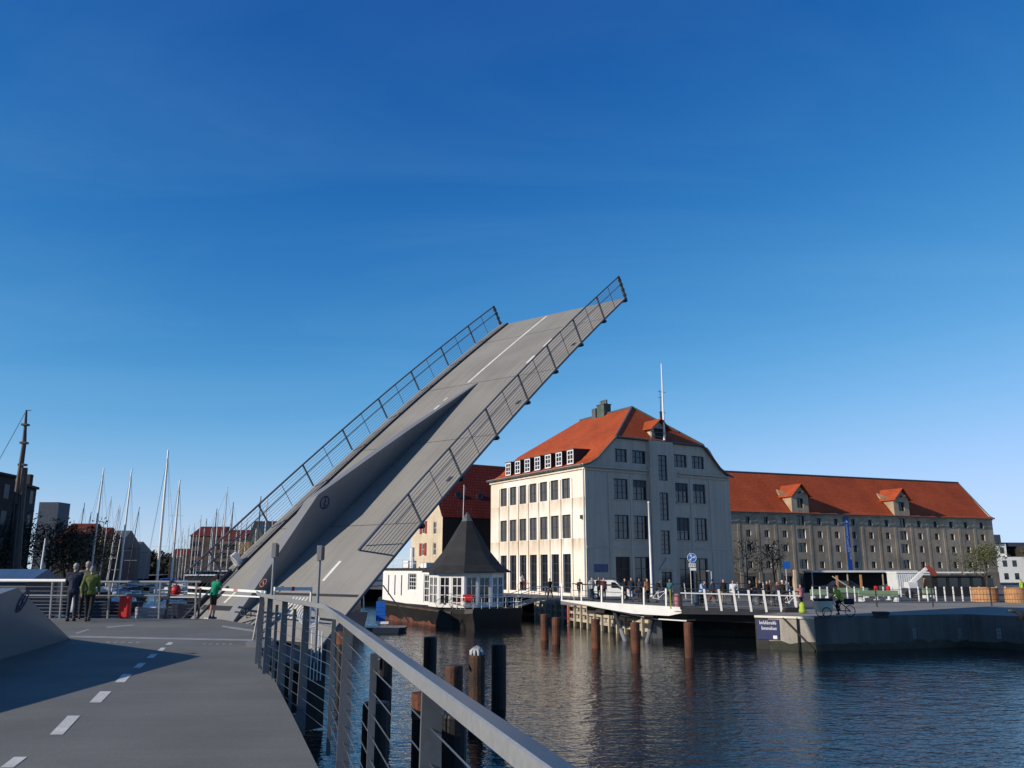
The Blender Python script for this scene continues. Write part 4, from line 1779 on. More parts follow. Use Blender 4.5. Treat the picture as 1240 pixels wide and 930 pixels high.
for (p0, p1, zt, lab, nw) in (((-56.5, 72), (-58.2, 97), 15.2, "dark brick block at the photo's left edge behind the old ship's mast", 7), ((-58.6, 98), (-60.2, 105), 14.6, "lower dark brick block with a chimney stump beside the old ship's mast", 2)):
    p0, p1 = V((*p0, 0)), V((*p1, 0))
    d = (p1 - p0).normalized()
    n = V((d.y, -d.x, 0))
    t = thing("dark_brick_block", lab, "building", (p1.x, p1.y, 1.8))
    b = MB()
    b.prism([p0 + Z * 1.7, p1 + Z * 1.7, p1 + Z * zt, p0 + Z * zt], -n * 14)
    b.build("wall", M_shadebrick, t)
    b = MB()
    b.prism([p0 + Z * (zt + .002) + n * .3, p1 + Z * (zt + .002) + n * .3, p1 + Z * (zt + .3) + n * .3, p0 + Z * (zt + .3) + n * .3], -n * 1.2)
    b.build("parapet", M_shadebrick, t)
    for i in range(nw):
        for j in range(4):
            c = p0 + (p1 - p0) * ((i + .5) / nw) + Z * (4.5 + j * 3.0)
            b = MB()
            b.obox(c + n * .02, d * .55, n * .03, Z * .8)
            b.build("window", M_frame, t)
b = MB()
p = D(37, 575, 105)
b.box(p.x - .4, p.x + .4, 104.3, 105, 14, p.z)
tag(b.build("chimney", M_shadebrick), "small dark chimney on the lower dark brick block", "chimney")
block("slate_tower_block", "blue grey clad slab block rising behind the dark left bank", 40, 64, 608, 190, 5, mat("slab_cladding_shaded", (.028, .042, .07), .5))  # cladding colour darkened to stand for its shaded face
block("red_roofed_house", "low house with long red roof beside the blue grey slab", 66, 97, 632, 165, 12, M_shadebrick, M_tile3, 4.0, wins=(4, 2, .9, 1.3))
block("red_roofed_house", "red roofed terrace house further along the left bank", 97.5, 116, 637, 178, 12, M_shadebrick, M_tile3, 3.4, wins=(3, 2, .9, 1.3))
block("grey_gabled_store", "dark grey gabled storehouse at the far end of the left bank", 108, 140, 641, 215, 14, M_slate, M_lead, 4.5, wins=(4, 2, 1, 1.4))
block("grey_gabled_store", "smaller grey storehouse next to the distant canal trees", 138, 158, 655, 250, 14, M_slate, M_lead, 3, wins=(3, 2, 1, 1.4))
block("red_brick_apartments", "red brick apartment block behind the crowd of masts", 229, 262, 636, 235, 16, M_redbrick, M_tile3, 3.0, wins=(5, 4, 1.3, 1.4))
block("brown_brick_apartments", "brown apartment block left of the white gabled house", 262.5, 291, 640, 222, 16, mat("brown_brick", (.13, .085, .06), .85, var=.2), M_tile3, 3.0, wins=(5, 4, 1.2, 1.4))
block("timber_clad_house", "ochre timber clad house in front of the white gable", 287, 304, 656, 165, 8, mat("ochre_boards", (.30, .20, .09), .8, var=.15), wins=(3, 2, .8, 1.2))
block("white_gable_house", "white gabled house with dark roof behind the leaf's left railing", 302, 320, 634, 176, 14, M_white, M_lead, 5.2, False, wins=(2, 2, .9, 1.3))
block("dark_roofed_house", "broad dark roofed house beyond the white gable", 296, 352, 629, 192, 14, M_yellowwall, M_roofdark, 6.5, wins=(6, 2, 1, 1.4))
block("low_quay_shed", "long low shed at the canal's far right bend", 205, 231, 664, 300, 12, M_shadebrick, M_tile3, 2.5, wins=(6, 1, 1, 1.4))

# ---------------------------------------------------------------- trees


def leaf_cards(mb, c, R, n, size, sq=(1, 1, 1), rr=None):
    rr = rr or rnd
    for _ in range(n):
        while True:
            p = V((rr.uniform(-1, 1), rr.uniform(-1, 1), rr.uniform(-1, 1)))
            if p.length < 1:
                break
        p = V((p.x * sq[0], p.y * sq[1], p.z * sq[2])) * R + c
        a = V((rr.gauss(0, 1), rr.gauss(0, 1), rr.gauss(0, 1))).normalized()
        e = a.orthogonal().normalized()
        f = a.cross(e)
        s = size * rr.uniform(.5, 1.3)
        mb.quad(p - e * s, p - f * s * .5, p + e * s, p + f * s * .45)


def tree(name, label, base, H, spread, trunk_r, n_limb, leaves, leaf_size, m_leaf, seed, crown0=.3, group=None, twigs=3, sq=1.0):
    rr = random.Random(seed)
    t = thing(name, label, "tree", base, 0, group)
    base = V(base)
    b = MB()
    top = base + V((rr.uniform(-.05, .05) * H, rr.uniform(-.05, .05) * H, H * .8))
    mid = base.lerp(top, .5) + V((rr.uniform(-.1, .1), rr.uniform(-.1, .1), 0)) * H * .15
    b.path([base - Z * .1, base.lerp(mid, .5), mid, top], [trunk_r, trunk_r * .8, trunk_r * .6, trunk_r * .15], 7)
    lf = MB()
    cl = []
    for i in range(n_limb):
        f = crown0 + (.95 - crown0) * (i / n_limb) * .95
        p = base.lerp(top, f)
        a = rr.uniform(0, 6.283)
        L = spread * (1 - .55 * max(0, (f - .45)) / .55) * rr.uniform(.6, 1.1)
        e = p + V((math.cos(a) * L, math.sin(a) * L, L * rr.uniform(.35, 1.0)))
        m1 = p.lerp(e, .5) + V((rr.uniform(-.1, .1), rr.uniform(-.1, .1), -.05)) * L
        b.path([p, m1, e], [trunk_r * .42 * (1.1 - f), trunk_r * .25 * (1.1 - f), trunk_r * .06], 5)
        cl.append((m1.lerp(e, .4), L * .5))
        cl.append((e, L * .42))
        for k in range(twigs):
            g = m1.lerp(e, rr.uniform(0, 1))
            h = g + V((rr.uniform(-1, 1), rr.uniform(-1, 1), rr.uniform(0, 1))) * L * .5
            b.path([g, h], [trunk_r * .10, trunk_r * .03], 4, False)
            cl.append((h, L * .3))
    b.build("trunk", M_bark, t)
    tot = sum(r for _, r in cl)
    for c, r in cl:
        leaf_cards(lf, c, r, max(3, int(leaves * r / tot)), leaf_size, (1, 1, .8 * sq), rr)
    lf.build("crown", m_leaf, t, fix=False)
    return t


for i, (u, vt, dep, sp, lab) in enumerate(((-40, 615, 82, 5.2, "dark bushy tree at the far left edge of the left bank"), (-8, 630, 76, 5.0, "dark tree in front of the brick block"), (30, 640, 88, 4.6, "shaded round tree below the old ship's mast"),
                                        (58, 638, 98, 4.8, "dark tree under the blue grey slab"), (82, 646, 112, 4.6, "shaded tree before the long red roof"), (100, 650, 128, 4.5, "small dark tree beside the leaning white mast"), (118, 655, 150, 4.0, "dark tree near the grey storehouse"))):
    x = XD(u, dep, 6).x
    H = D(u, vt, dep).z - 1.8
    tree("bank_tree", lab, (min(x, -57 if dep < 90 else x), dep, 1.8), H * 1.05, sp, .35, 13, 4200, .17, M_leafdark, 30 + i, .2, "dark trees along the left bank")
# far wood at the end of the canal
b = MB()
rr = random.Random(3)
for i in range(60):
    u = 146 + i * 1.25
    dep = rr.uniform(432, 450)
    p = XD(u, dep, 6)
    leaf_cards(b, V((p.x, dep, 5 + rr.uniform(-1, 3.5))), 6.0, 90, 1.1, (1, .8, 1.0), rr)
tag(b.build("far_wood", M_leafdark, fix=False), "distant mass of trees closing the canal", "trees", kind='stuff')
# bare-looking quay trees before the warehouse
for i, (u, vt, dep, sp, lab) in enumerate(((904, 648, 104, 2.3, "thin dark tree before the warehouse, nearer the cream building"), (938, 650, 106, 2.2, "thin dark tree before the warehouse beside the square blue sign"))):
    x = XD(u, dep, 5).x
    H = D(u, vt, dep).z - 2
    tree("quay_tree", lab, (x, dep, ZQ), H * 1.12, sp, .11, 16, 620, .13, M_leafdark, 50 + i, .3, None, 5)
x = XD(1197, 76, 5).x
tree("planter_tree", "olive green tree growing from the round wooden planter", (x - .3, 76, 3.0), 4.3, 2.5, .09, 14, 1500, .11, M_leafgreen, 61, .28, None, 5, .8)
x2 = XD(1245, 78, 5).x
tree("planter_tree", "olive tree in the second planter at the photo's right edge", (x2 + 1.6, 78, 3.0), 3.4, 2.2, .08, 12, 900, .11, M_leafgreen, 63, .28, None, 5, .8)

# ------------------------------------------------------------------ houseboat
H0 = V((-3.9, 70.5, 0))
PH = lambda r, l, z: H0 + AR * r + AL * l + Z * z
M_timber_dark = mat("dark_timber", (.06, .045, .035), .8, var=.3, scale=1.5)
hb = thing("houseboat", "white houseboat with black pointed pavilion roof on a dark rusty hull", "houseboat", PH(2.5, 8, 0))
hb.location.z = -.35            # rides low in the water
b = MB()
rings = []
for l, f, zt in ((-1.2, .80, 2.0), (-.6, .95, 1.95), (1.5, 1, 1.9), (10, 1, 1.98), (17, 1, 2.2), (18.6, .9, 2.35), (19.8, .55, 2.5)):
    w = 2.95 * f
    rings.append([PH(2.5 - w, l, zt), PH(2.5 - w - .05, l, zt - .35), PH(2.5 - w + .1, l, .9), PH(2.5 - w + .3, l, -.6), PH(2.5 + w - .3, l, -.6), PH(2.5 + w - .1, l, .9), PH(2.5 + w + .05, l, zt - .35), PH(2.5 + w, l, zt)])
b.loft(rings, True, True)
b.build("hull", M_hull, hb)
b = MB()
rr = random.Random(4)
ls_ = [1.6 + i * .55 for i in range(29)]
zs_ = [rr.uniform(.25, .5) if i < 8 else rr.uniform(.5, .88) for i in range(29)]
for i in range(28):
    b.quad(PH(-.30, ls_[i], .02), PH(-.30, ls_[i + 1], .02), PH(-.305 - .1 * zs_[i + 1], ls_[i + 1], zs_[i + 1]), PH(-.305 - .1 * zs_[i], ls_[i], zs_[i]))
b.build("rust_band", M_hullrust, hb)
b = MB()
b.bar(PH(-.53, 1.4, 1.62), PH(-.53, 17, 1.85), .1, .16)
b.build("rubbing_strake", M_timber_dark, hb)
# long cabin
ch = []
cz0, cz1 = 2.03, 5.1
for l in (15.9, 14.3, 12.7):
    ch.append((l - .13, l + .13, 2.7, 4.6))
ch.append((9.3, 11.2, 3.25, 4.75))
ch.append((6.6, 7.7, 2.25, 4.7))
b = MB()
wall_holes(b, H0 - AR * .2, AL, -AR, 17.4, cz0, cz1, ch, .25, u_min=5.0)
b.mi = 0
b.quad(PH(-.2, 17.4, cz0), PH(3.0, 17.4, cz0), PH(3.0, 17.4, cz1), PH(-.2, 17.4, cz1))
b.quad(PH(-.2, 5.0, cz0), PH(3.0, 5.0, cz0), PH(3.0, 5.0, cz1), PH(-.2, 5.0, cz1))
b.quad(PH(3.0, 7, cz0), PH(3.0, 17.4, cz0), PH(3.0, 17.4, cz1), PH(3.0, 7, cz1))
b.build("cabin", [M_white, M_white], hb)
for h in ch[:3]:
    window(hb, H0 - AR * .2, AL, -AR, h, .1, 1, 1, M_frame, M_glass, .03)
window(hb, H0 - AR * .2, AL, -AR, ch[3], .18, 4, 4, M_frameW, M_glass, .07, bar=.05)
window(hb, H0 - AR * .2, AL, -AR, ch[4], .12, 2, 4, M_frameW, M_glass, .09, bar=.06)
b = MB()
b.obox(PH(1.4, 12.2, cz1 + .08), AR * 1.85, AL * 5.4, Z * .08)
b.build("cabin_roof", M_roofdark, hb)
b = MB()
for l in (8, 10.4, 12.8, 15.2, 17.2):
    b.tube(PH(-.1, l, cz1 + .16), PH(-.1, l, cz1 + 1.1), .03)
for z in (.6, 1.08):
    b.path([PH(-.1, 8, cz1 + z), PH(-.1, 17.2, cz1 + z)], .02)
b.build("roof_rail", M_white, hb)
b = MB()
b.lathe(PH(.8, 12.6, cz1 + .15), [(.22, 0), (.22, 1.9), (.26, 1.95)], 10)
b.build("flue", M_white, hb)
for l_, h_ in ((14.5, .35), (10.3, .25)):
    b = MB()
    b.obox(PH(1.4, l_, cz1 + .16 + h_), AR * .45, AL * .65, Z * h_)
    b.build("roof_locker", M_white, hb)
# pavilion
PC = PH(2.2, 3.9, 0)
Rw, Re = 3.3, 3.95
off_a = math.atan2(AR.y, AR.x) + math.radians(22.5) - math.radians(31.6)
vtx = lambda k, R, z: V((PC.x, PC.y, 0)) + V((math.cos(off_a + k * math.pi / 4 - math.pi / 8 + math.pi / 8 * 1.0), math.sin(off_a + k * math.pi / 4), 0)) * 0 + V((math.cos(-math.pi / 2 + k * math.pi / 4), math.sin(-math.pi / 2 + k * math.pi / 4), 0)) * R + Z * z
b = MB()
wins_ = []
for k in range(8):
    p, q = vtx(k, Rw, 0), vtx(k + 1, Rw, 0)
    U = (q - p)
    L = U.length
    U = U / L
    N_ = V((U.y, -U.x, 0))
    hl = [(.18, L / 2 - .08, 2.25, 4.55), (L / 2 + .08, L - .18, 2.25, 4.55)]
    wall_holes(b, p, U, N_, L, 2.0, 4.95, hl, .12)
    wins_.append((p.copy(), U.copy(), N_.copy(), hl))
b.build("pavilion_wall", [M_white, M_white], hb)
for p, U, N_, hl in wins_:
    for h in hl:
        window(hb, p, U, N_, h, .06, 2, 3, M_frameW, M_glass, .10, bar=.06)
b = MB()
cone = [(Re, 4.88), (Re, 4.96), (3.1, 5.5), (2.1, 6.7), (1.08, 8.4), (.47, 9.4)]
b.loft([[vtx(k, R, z) for k in range(8)] for R, z in cone], True, True)
b.build("pavilion_roof", M_roofdark, hb)
b = MB()
b.loft([[vtx(k, R, z) for k in range(8)] for R, z in ((.51, 9.35), (.4, 9.6), (.04, 10.2))], True, True)
b.build("roof_cap", M_lead, hb)
b = MB()
b.tube(vtx(0, 0, 9.6) - AR * .4, vtx(0, 0, 12.6) - AR * .35, .03)
b.build("flagstaff", M_white, hb)
b = MB()
b.quad(vtx(0, 0, 12.5) - AR * .34, vtx(0, 0, 12.4) - AR * .05 + AL * .2, vtx(0, 0, 10.9) - AR * .3 + AL * .1, vtx(0, 0, 11.1) - AR * .42)
b.build("pennant", M_red, hb)
# deck rail at the near end
b = MB()
rp = [PH(-.3, 2.4, 1.95), PH(-.3, -.6, 1.95), PH(5.2, -.6, 1.95), PH(5.2, 2.0, 1.95)]
for z in (.5, .95):
    b.path([p + Z * z for p in rp], .028, 6)
for a, c in zip(rp, rp[1:]):
    n = max(2, int((c - a).length / .7))
    for i in range(n + 1):
        p = a + (c - a) * (i / n)
        b.tube(p, p + Z * .97, .022, n=5)
b.build("deck_rail", M_white, hb)
# gangway to the quay
gw = thing("gangway", "curved gangway with pale hooped rails from houseboat to quay", "gangway", PH(6, 1.5, 2))
b = MB()
g0, g1 = PH(5.2, .8, 1.7), V((3.0, 78, 2.15))
g1 = V((4.9, 77.8, 2.2))
gs = [g0 + (g1 - g0) * t + Z * (.35 * math.sin(math.pi * t)) for t in [i / 8 for i in range(9)]]
side = (g1 - g0).cross(Z).normalized()
b.loft([[p - side * .7, p + side * .7, p + side * .7 - Z * .14, p - side * .7 - Z * .14] for p in gs], True, True)
b.build("gangway_deck", M_timber, gw)
for sg in (-1, 1):
    b = MB()
    pts = [p + side * sg * .72 + Z * .95 for p in gs]
    b.path([gs[0] + side * sg * .72, gs[0] + side * sg * .72 + Z * .8 - (g1 - g0).normalized() * .25] + pts + [gs[-1] + side * sg * .72], .035, 6)
    b.path([p - Z * .45 for p in pts], .02, 5)
    for p in gs[::2]:
        b.tube(p + side * sg * .72, p + side * sg * .72 + Z * .95, .025, n=5)
    b.build("hand_rail", M_alum, gw)
b = MB()
for k in range(2):
    p = V((4.6 + k * .9, 70.5 + k * .4, 0))
# low dark barge with blue board left of the houseboat
bg_ = thing("work_barge", "dark low barge with upright blue board left of the houseboat hull", "barge", (-10.2, 62, 0))
b = MB()
b.loft([[V((x, 66.3 + dy, z)) for x, z in ((-13.6 + dx, -.4), (-13.8 + dx, .42), (-8.3 - dx, .42), (-8.5 - dx, -.4))] for dy, dx in ((0, .4), (.4, 0), (2.0, 0), (2.4, .4))], True, True)
b.build("barge_hull", M_boatdark, bg_)
b = MB()
p = D(461, 740, 66.9)
b.obox((p.x, 66.9, p.z), (.36, 0, 0), (0, .05, 0), (0, 0, .75))
for z in (-.3, 0, .3):
    b.obox((p.x, 66.84, p.z + z), (.36, 0, 0), (0, .02, 0), (0, 0, .03))
b.build("board", M_blue, bg_)
b = MB()
b.bar(D(464, 709, 67.2), D(496, 754, 67.2), .09, .09)
b.bar(D(436, 711, 67.2), D(464, 709, 67.2), .08, .08)
b.build("davit", M_dark, bg_)
b = MB()
b.tube(D(440.5, 754, 67.2), D(440, 715, 67.2), .05)
b.build("pole", M_alum, bg_)
b = MB()
b.obox(D(463, 754, 66.7), (.5, 0, 0), (0, .2, 0), (0, 0, .09))
b.build("white_locker", M_white, bg_)
# floats / dark cabin cruiser hull under the leaf
cr = thing("blue_cabin_boat", "blue hulled boat with pale cabin glimpsed under the leaf's right edge", "boat", (-14.5, 68, 0))
b = MB()
b.loft([[V((x + dx, 66 + dy, z)) for x, z in ((-1.7 * f, -.3), (-2.1 * f, 1.6), (2.1 * f, 1.6), (1.7 * f, -.3))] for dy, f, dx in ((0, 1, -13.2), (5, 1, -14.6), (8, .3, -15.6))], True, True)
b.build("boat_hull", M_boatdark, cr)
b = MB()
b.box(-15.3, -12.4, 66.6, 70, 1.61, 4.4)
b.build("boat_cabin", M_slate, cr)
b = MB()
for x in (-15, -14.2, -13.4):
    b.box(x, x + .5, 66.55, 66.62, 2.6, 3.9)
b.build("cabin_window", M_glass, cr)


# ------------------------------------------------------------------ sailing boats
def sailboat(loc, label, L=10, beam=3.1, mast=14, lean=0., rz=0., hullm=None, cover=None, spreaders=2, group=None, mastm=None, mr=.085, mastpos=.1):
    t = thing("sailboat", label, "sailboat", loc, rz, group)
    b = MB()
    rings = []
    for f, w, zt, zk in ((-.5, .72, 1.0, -.2), (-.25, .95, 1.0, -.35), (.05, 1.0, 1.06, -.4), (.3, .68, 1.17, -.3), (.44, .28, 1.28, -.1), (.505, .03, 1.36, .6)):
        y = f * L
        w *= beam / 2
        rings.append([V((-w, y, zt)), V((-w * .93, y, .35)), V((-w * .5, y, zk)), V((w * .5, y, zk)), V((w * .93, y, .35)), V((w, y, zt))])
    b.loft(rings, True, True)
    b.build("hull", hullm or M_boatwhite, t, local=True)
    b = MB()
    b.loft([[V((x * w, y, z)) for x, z in ((-1, 1.0), (-.8, 1.0 + h), (.8, 1.0 + h), (1, 1.0))] for y, w, h in ((-.28 * L, beam * .33, .5), (0, beam * .33, .62), (.22 * L, beam * .2, .22))], True, True)
    b.build("cabin", M_boatwhite, t, local=True)
    b = MB()
    b.loft([[V((x, y, z)) for x, z in ((-beam * .335, 1.2), (beam * .335, 1.2), (beam * .30, 1.42), (-beam * .30, 1.42))] for y in (-.2 * L, .03 * L)], True, True)
    b.build("cabin_window", M_glass, t, local=True)
    lx = math.tan(lean)
    mp = lambda z: V((lx * z, mastpos * L, z))
    b = MB()
    b.path([mp(1.1), mp(mast * .6), mp(mast)], [mr, mr * .95, mr * .6], 8)
    ms = b.build("mast", mastm or M_alum, t, local=True)
    b = MB()
    for i in range(spreaders):
        z = mast * (.36 + .3 * i) + 1
        b.bar(mp(z) - V((.95 - .2 * i, 0, 0)), mp(z) + V((.95 - .2 * i, 0, 0)), .05, .03)
    b.bar(mp(mast) - V((.2, 0, 0)), mp(mast) + V((.25, 0, 0)), .03, .03)
    b.build("spreader", M_alum, ms, local=True)
    b = MB()
    for q in (V((0, L * .5, 1.3)), V((0, -L * .5, 1.1)), V((-beam * .48, mastpos * L, 1.1)), V((beam * .48, mastpos * L, 1.1))):
        b.tube(mp(mast * .97), q, .011, n=4)
    b.build("stay", M_dark, ms, local=True)
    b = MB()
    bm0 = mp(2.1)
    b.path([bm0, bm0 + V((0, -.4 * L, .05))], .06, 6)
    b.build("boom", M_alum, t, local=True)
    if cover:
        b = MB()
        b.path([bm0 + Z * .28, bm0 + V((0, -.15 * L, .26)), bm0 + V((0, -.39 * L, .16))], [.2, .17, .09], 8)
        b.build("sail_cover", cover, t, local=True)
    return t


def sail_px(u0, v0_top, u_top, dep, label, **kw):
    """boat whose mast foot stands in column u0 and whose truck shows at (u_top, v0_top), at real depth dep"""
    L = kw.get('L', 10)
    top = D(u_top, v0_top, dep)
    foot = XD(u0, dep, 1.2)
    mast = top.z
    lean = math.atan2(top.x - foot.x, mast - 1.2)
    mx = foot.x - math.tan(lean) * 1.2
    rz = kw.pop('rz', 0.0)
    mp_ = kw.get('mastpos', .1) * L
    loc = V((mx, dep, 0)) - V((-math.sin(rz) * mp_, math.cos(rz) * mp_, 0))
    return sailboat(loc, label, mast=mast, lean=lean, rz=rz, **kw)


sail_px(187.5, 545, 205.5, 84, "grey hulled sailboat bow on behind the red buoy case, tall white mast", L=9.5, beam=3.2, hullm=mat("grey_gelcoat", (.34, .35, .37), .35), rz=math.pi, cover=M_tarp, spreaders=2, mr=.14)
sail_px(204.5, 581, 217.5, 90, "white sailboat with round red fender beside the grey hulled one", L=10, beam=3.2, rz=math.pi + .15, cover=M_tarp, spreaders=2, mr=.125)
b = MB()
p = D(213, 715, 84)
b.ball(p, .5, 14, (1, 1, 1.15))
b.tube(p + Z * .5, p + Z * 1.3, .03)
tag(b.build("fender_buoy", M_red, smooth=True), "round red fender hanging beside the white sailboat", "fender")
sail_px(141, 568, 155, 98, "sailboat with blue sail cover moored before the canal gap", L=10, rz=math.pi + .1, cover=M_canvas, spreaders=1, hullm=M_boatdark, mr=.13)
sail_px(105.5, 567, 120, 104, "sailboat with tall pale mast rising behind the man in green", L=11, rz=math.pi, cover=M_tarp, spreaders=1, hullm=M_boatdark, mr=.14)
grpL = "masts of boats along the left bank"
for (u0, vt, ut, dep, mm) in ((84, 609, 91.5, 118, M_mastdark), (92, 620, 97, 126, M_mastdark), (117, 600, 124, 132, M_alum), (126, 611, 130, 140, M_alum), (150, 614, 153, 128, M_mastdark), (110, 632, 113, 150, M_alum), (128, 613, 131, 160, M_alum), (133, 642, 136, 120, M_alum)):
    sail_px(u0, vt, ut, dep, "moored sailboat with bare thin mast, one of the group against the left bank", L=9, rz=math.pi + rnd.uniform(-.2, .2), spreaders=1, mr=.075, group=grpL, mastm=mm, hullm=rnd.choice([M_boatdark, M_boatwhite]), cover=rnd.choice([M_canvas, M_tarp, None]))
grpR = "sailboats crowded left of the raised leaf"
for (ut, vt, dep) in ((240, 624, 138), (247, 628, 128), (259, 616, 120), (262, 617, 132), (271.5, 590, 108), (268, 622, 146), (279, 608, 112), (290, 627, 103), (312, 601, 92), (320.5, 601, 98), (327, 630, 104), (226, 636, 160), (220, 640, 178), (214, 650, 192), (233, 634, 150), (208, 655, 205), (253, 640, 150), (285, 632, 125), (300, 636, 112), (230, 655, 170), (236, 648, 158), (244, 640, 145), (256, 634, 140), (265, 640, 128), (275, 630, 122), (283, 645, 118), (295, 628, 110), (306, 640, 106), (217, 662, 215), (222, 650, 185)):
    lean_px = (620 - ut) * .000214
    u0 = ut - lean_px * (690 - vt) + rnd.uniform(-.6, .6)
    sail_px(u0, vt, ut, dep, "moored sailboat with bare mast, one of the crowd left of the raised leaf", L=rnd.uniform(8, 10.5), beam=2.9, rz=-math.pi / 2 + rnd.uniform(-.25, .25), spreaders=rnd.choice([1, 2]), mr=.08, group=grpR, hullm=rnd.choice([M_boatdark, M_boatwhite, M_boatdark]), cover=rnd.choice([M_canvas, M_tarp, None]), mastm=rnd.choice([M_alum, M_alum, M_mastdark]))
# dark long barge lying in front of the crowd
for (ux, ux2, dep, vt, lab) in ((212, 282, 76, 697, "long dark barge lying in front of the crowded sailboats"), (225, 300, 96, 692, "second dark hulk moored behind the long dark barge")):
    x0, x1 = XD(ux, dep, 2).x, XD(ux2, dep, 2).x
    zt = D(ux, vt, dep).z
    t = thing("moored_barge", lab, "barge", ((x0 + x1) / 2, dep, 0))
    b = MB()
    b.loft([[V((x, dep + dy * k, z)) for dy, z in ((-1.5, -.3), (-1.9, zt * .45), (1.9, zt * .45), (1.5, -.3))] for x, k in ((x0, .4), (x0 + 1, 1), (x1 - 1, 1), (x1, .5))], True, True)
    b.build("hull", M_boatdark, t)
    b = MB()
    b.box(x0 + 1.5, x1 - 1.6, dep - 1.2, dep + 1.2, zt * .455, zt)
    b.build("deckhouse", M_hull, t)
    b = MB()
    for k in range(5):
        xx = x0 + 1.7 + k * (x1 - x0 - 4) / 5
        b.box(xx, xx + .7, dep - 1.25, dep - 1.19, zt * .66, zt * .86)
    b.build("cabin_window", M_glass, t)
    b = MB()
    b.box(x0 + 1.2, x1 - 1.3, dep - 1.35, dep + 1.35, zt, zt + .1)
    b.box(x0 + .2, x1 - .2, dep - 1.95, dep - 1.86, zt * .56, zt * .62)
    b.build("white_trim", M_boatwhite, t)
# old tall ship's mast at far left
ts = thing("old_sailing_ship", "dark old sailing ship whose heavy rigged mast towers over the left bank", "ship", XD(12, 84, 0))
m0 = XD(16, 84, 2)
mt = D(32, 497, 84)
b = MB()
b.loft([[V((m0.x + dx, 84 + dy * f, z)) for dy, z in ((-2.4, -.4), (-2.9, 2.6), (2.9, 2.6), (2.4, -.4))] for dx, f in ((-9, .3), (-6, 1), (6, 1), (9.5, .15))], True, True)
b.build("hull", M_hull, ts)
b = MB()
mj = m0.lerp(mt, .62)
b.path([m0, m0.lerp(mt, .45), mj + V((.12, 0, 1.2))], [.5, .44, .34], 8)
b.path([mj - V((.1, .3, 2.5)), mj.lerp(mt, .5), mt], [.3, .22, .1], 8)
ms = b.build("mast", M_mastdark, ts)
b = MB()
for f in (.50, .62, .70, .82, .92):
    p = m0.lerp(mt, f)
    b = MB()
    b.obox(p, (.48 - f * .2, 0, 0), (0, .3, 0), (0, 0, .1))
    b.build("crosstree", M_dark, ms)
b = MB()
b.bar(mt - V((.1, 0, 0)), mt + V((.5, 0, 0)), .07, .07)
b.build("vane", M_dark, ms)
b = MB()
for dx in (-4.5, -2.5, 2.5, 4.5):
    b.tube(mj, V((m0.x + dx * .45, 84 - 2.5, 2.6)), .035, n=4)
b.tube(mt, V((m0.x - 8.5, 84, 3)), .03, n=4)
b.build("shroud", M_dark, ms)
# short pale leaning mast and low boats near the left bank
for (u0, v0, u1, v1, dep) in ((50, 684, 55, 652, 70),):
    t = thing("motor_cruiser", "dark cruiser with short pale signal mast under the left bank trees", "boat", XD(42, dep, 0))
    cx_ = XD(42, dep, 0).x
    b = MB()
    b.loft([[V((cx_ + dx, dep + y * f, z)) for y, z in ((-1.4, -.3), (-1.8, 2.2), (1.8, 2.2), (1.4, -.3))] for dx, f in ((-5, .7), (-3, 1), (3, 1), (5.5, .2))], True, True)
    b.build("hull", M_boatdark, t)
    b = MB()
    b.loft([[V((cx_ + dx, dep + y, z)) for y, z in ((-1.3, 2.2), (-1.1, 4.1), (1.1, 4.1), (1.3, 2.2))] for dx in (-3.4, 2.4)], True, True)
    b.build("cabin", M_boatdark, t)
    b = MB()
    for k in range(4):
        b.box(cx_ - 3 + k * 1.3, cx_ - 2.1 + k * 1.3, dep - 1.32, dep - 1.1, 2.9, 3.7)
    b.build("cabin_window", M_glass, t)
    b = MB()
    b.path([D(u0, v0, dep) - Z * 1.2, D(u1, v1, dep)], [.09, .05])
    b.build("signal_mast", M_white, t)
x0 = XD(-60, 44, 4).x
bb = thing("canal_boat", "low boat with blue roof behind the deck end railing at far left", "boat", (x0 + 3, 45, 0))
b = MB()
b.loft([[V((x0 - 2 + dx, 45 + y * f, z)) for y, z in ((-1.6, -.3), (-2, 2.4), (2, 2.4), (1.6, -.3))] for dx, f in ((0, .8), (1.5, 1), (6, 1), (7.5, .4))], True, True)
b.build("hull", M_boatdark, bb)
b = MB()
b.loft([[V((x0 - 1.6 + dx, 45 + y, z)) for y, z in ((-1.6, 2.4), (-1.5, 4.2), (1.5, 4.2), (1.6, 2.4))] for dx in (0, 5.8)], True, True)
b.build("cabin", M_slate, bb)
b = MB()
b.loft([[V((x0 - 1.8 + dx, 45 + y, z)) for y, z in ((-1.7, 4.2), (0, 4.85), (1.7, 4.2))] for dx in (0, 6.2)], True, True)
b.build("roof", mat("blue_grey_roof", (.06, .11, .2), .35), bb)

# ------------------------------------------------------------------ piles standing in the water
np_ = "black tarred piles in the foreground water"


def pile(u, vt, zt, r, label, m=M_pile, group=None, capm=None):
    p = G(u, vt, zt)
    t = thing("mooring_pile", label, "pile", (p.x, p.y + r, 0), 0, group)
    b = MB()
    b.lathe((p.x, p.y + r, 0), [(r, -3), (r, zt - .06), (r * .93, zt), (r * .3, zt + .02)], 14)
    b.build("pile_shaft", m, t)
    if capm:
        b = MB()
        b.lathe((p.x, p.y + r, zt - .5), [(r + .015, 0), (r + .02, .3), (r + .02, .52)], 14)
        b.build("rust_collar", capm, t)
    return t, V((p.x, p.y + r, zt))


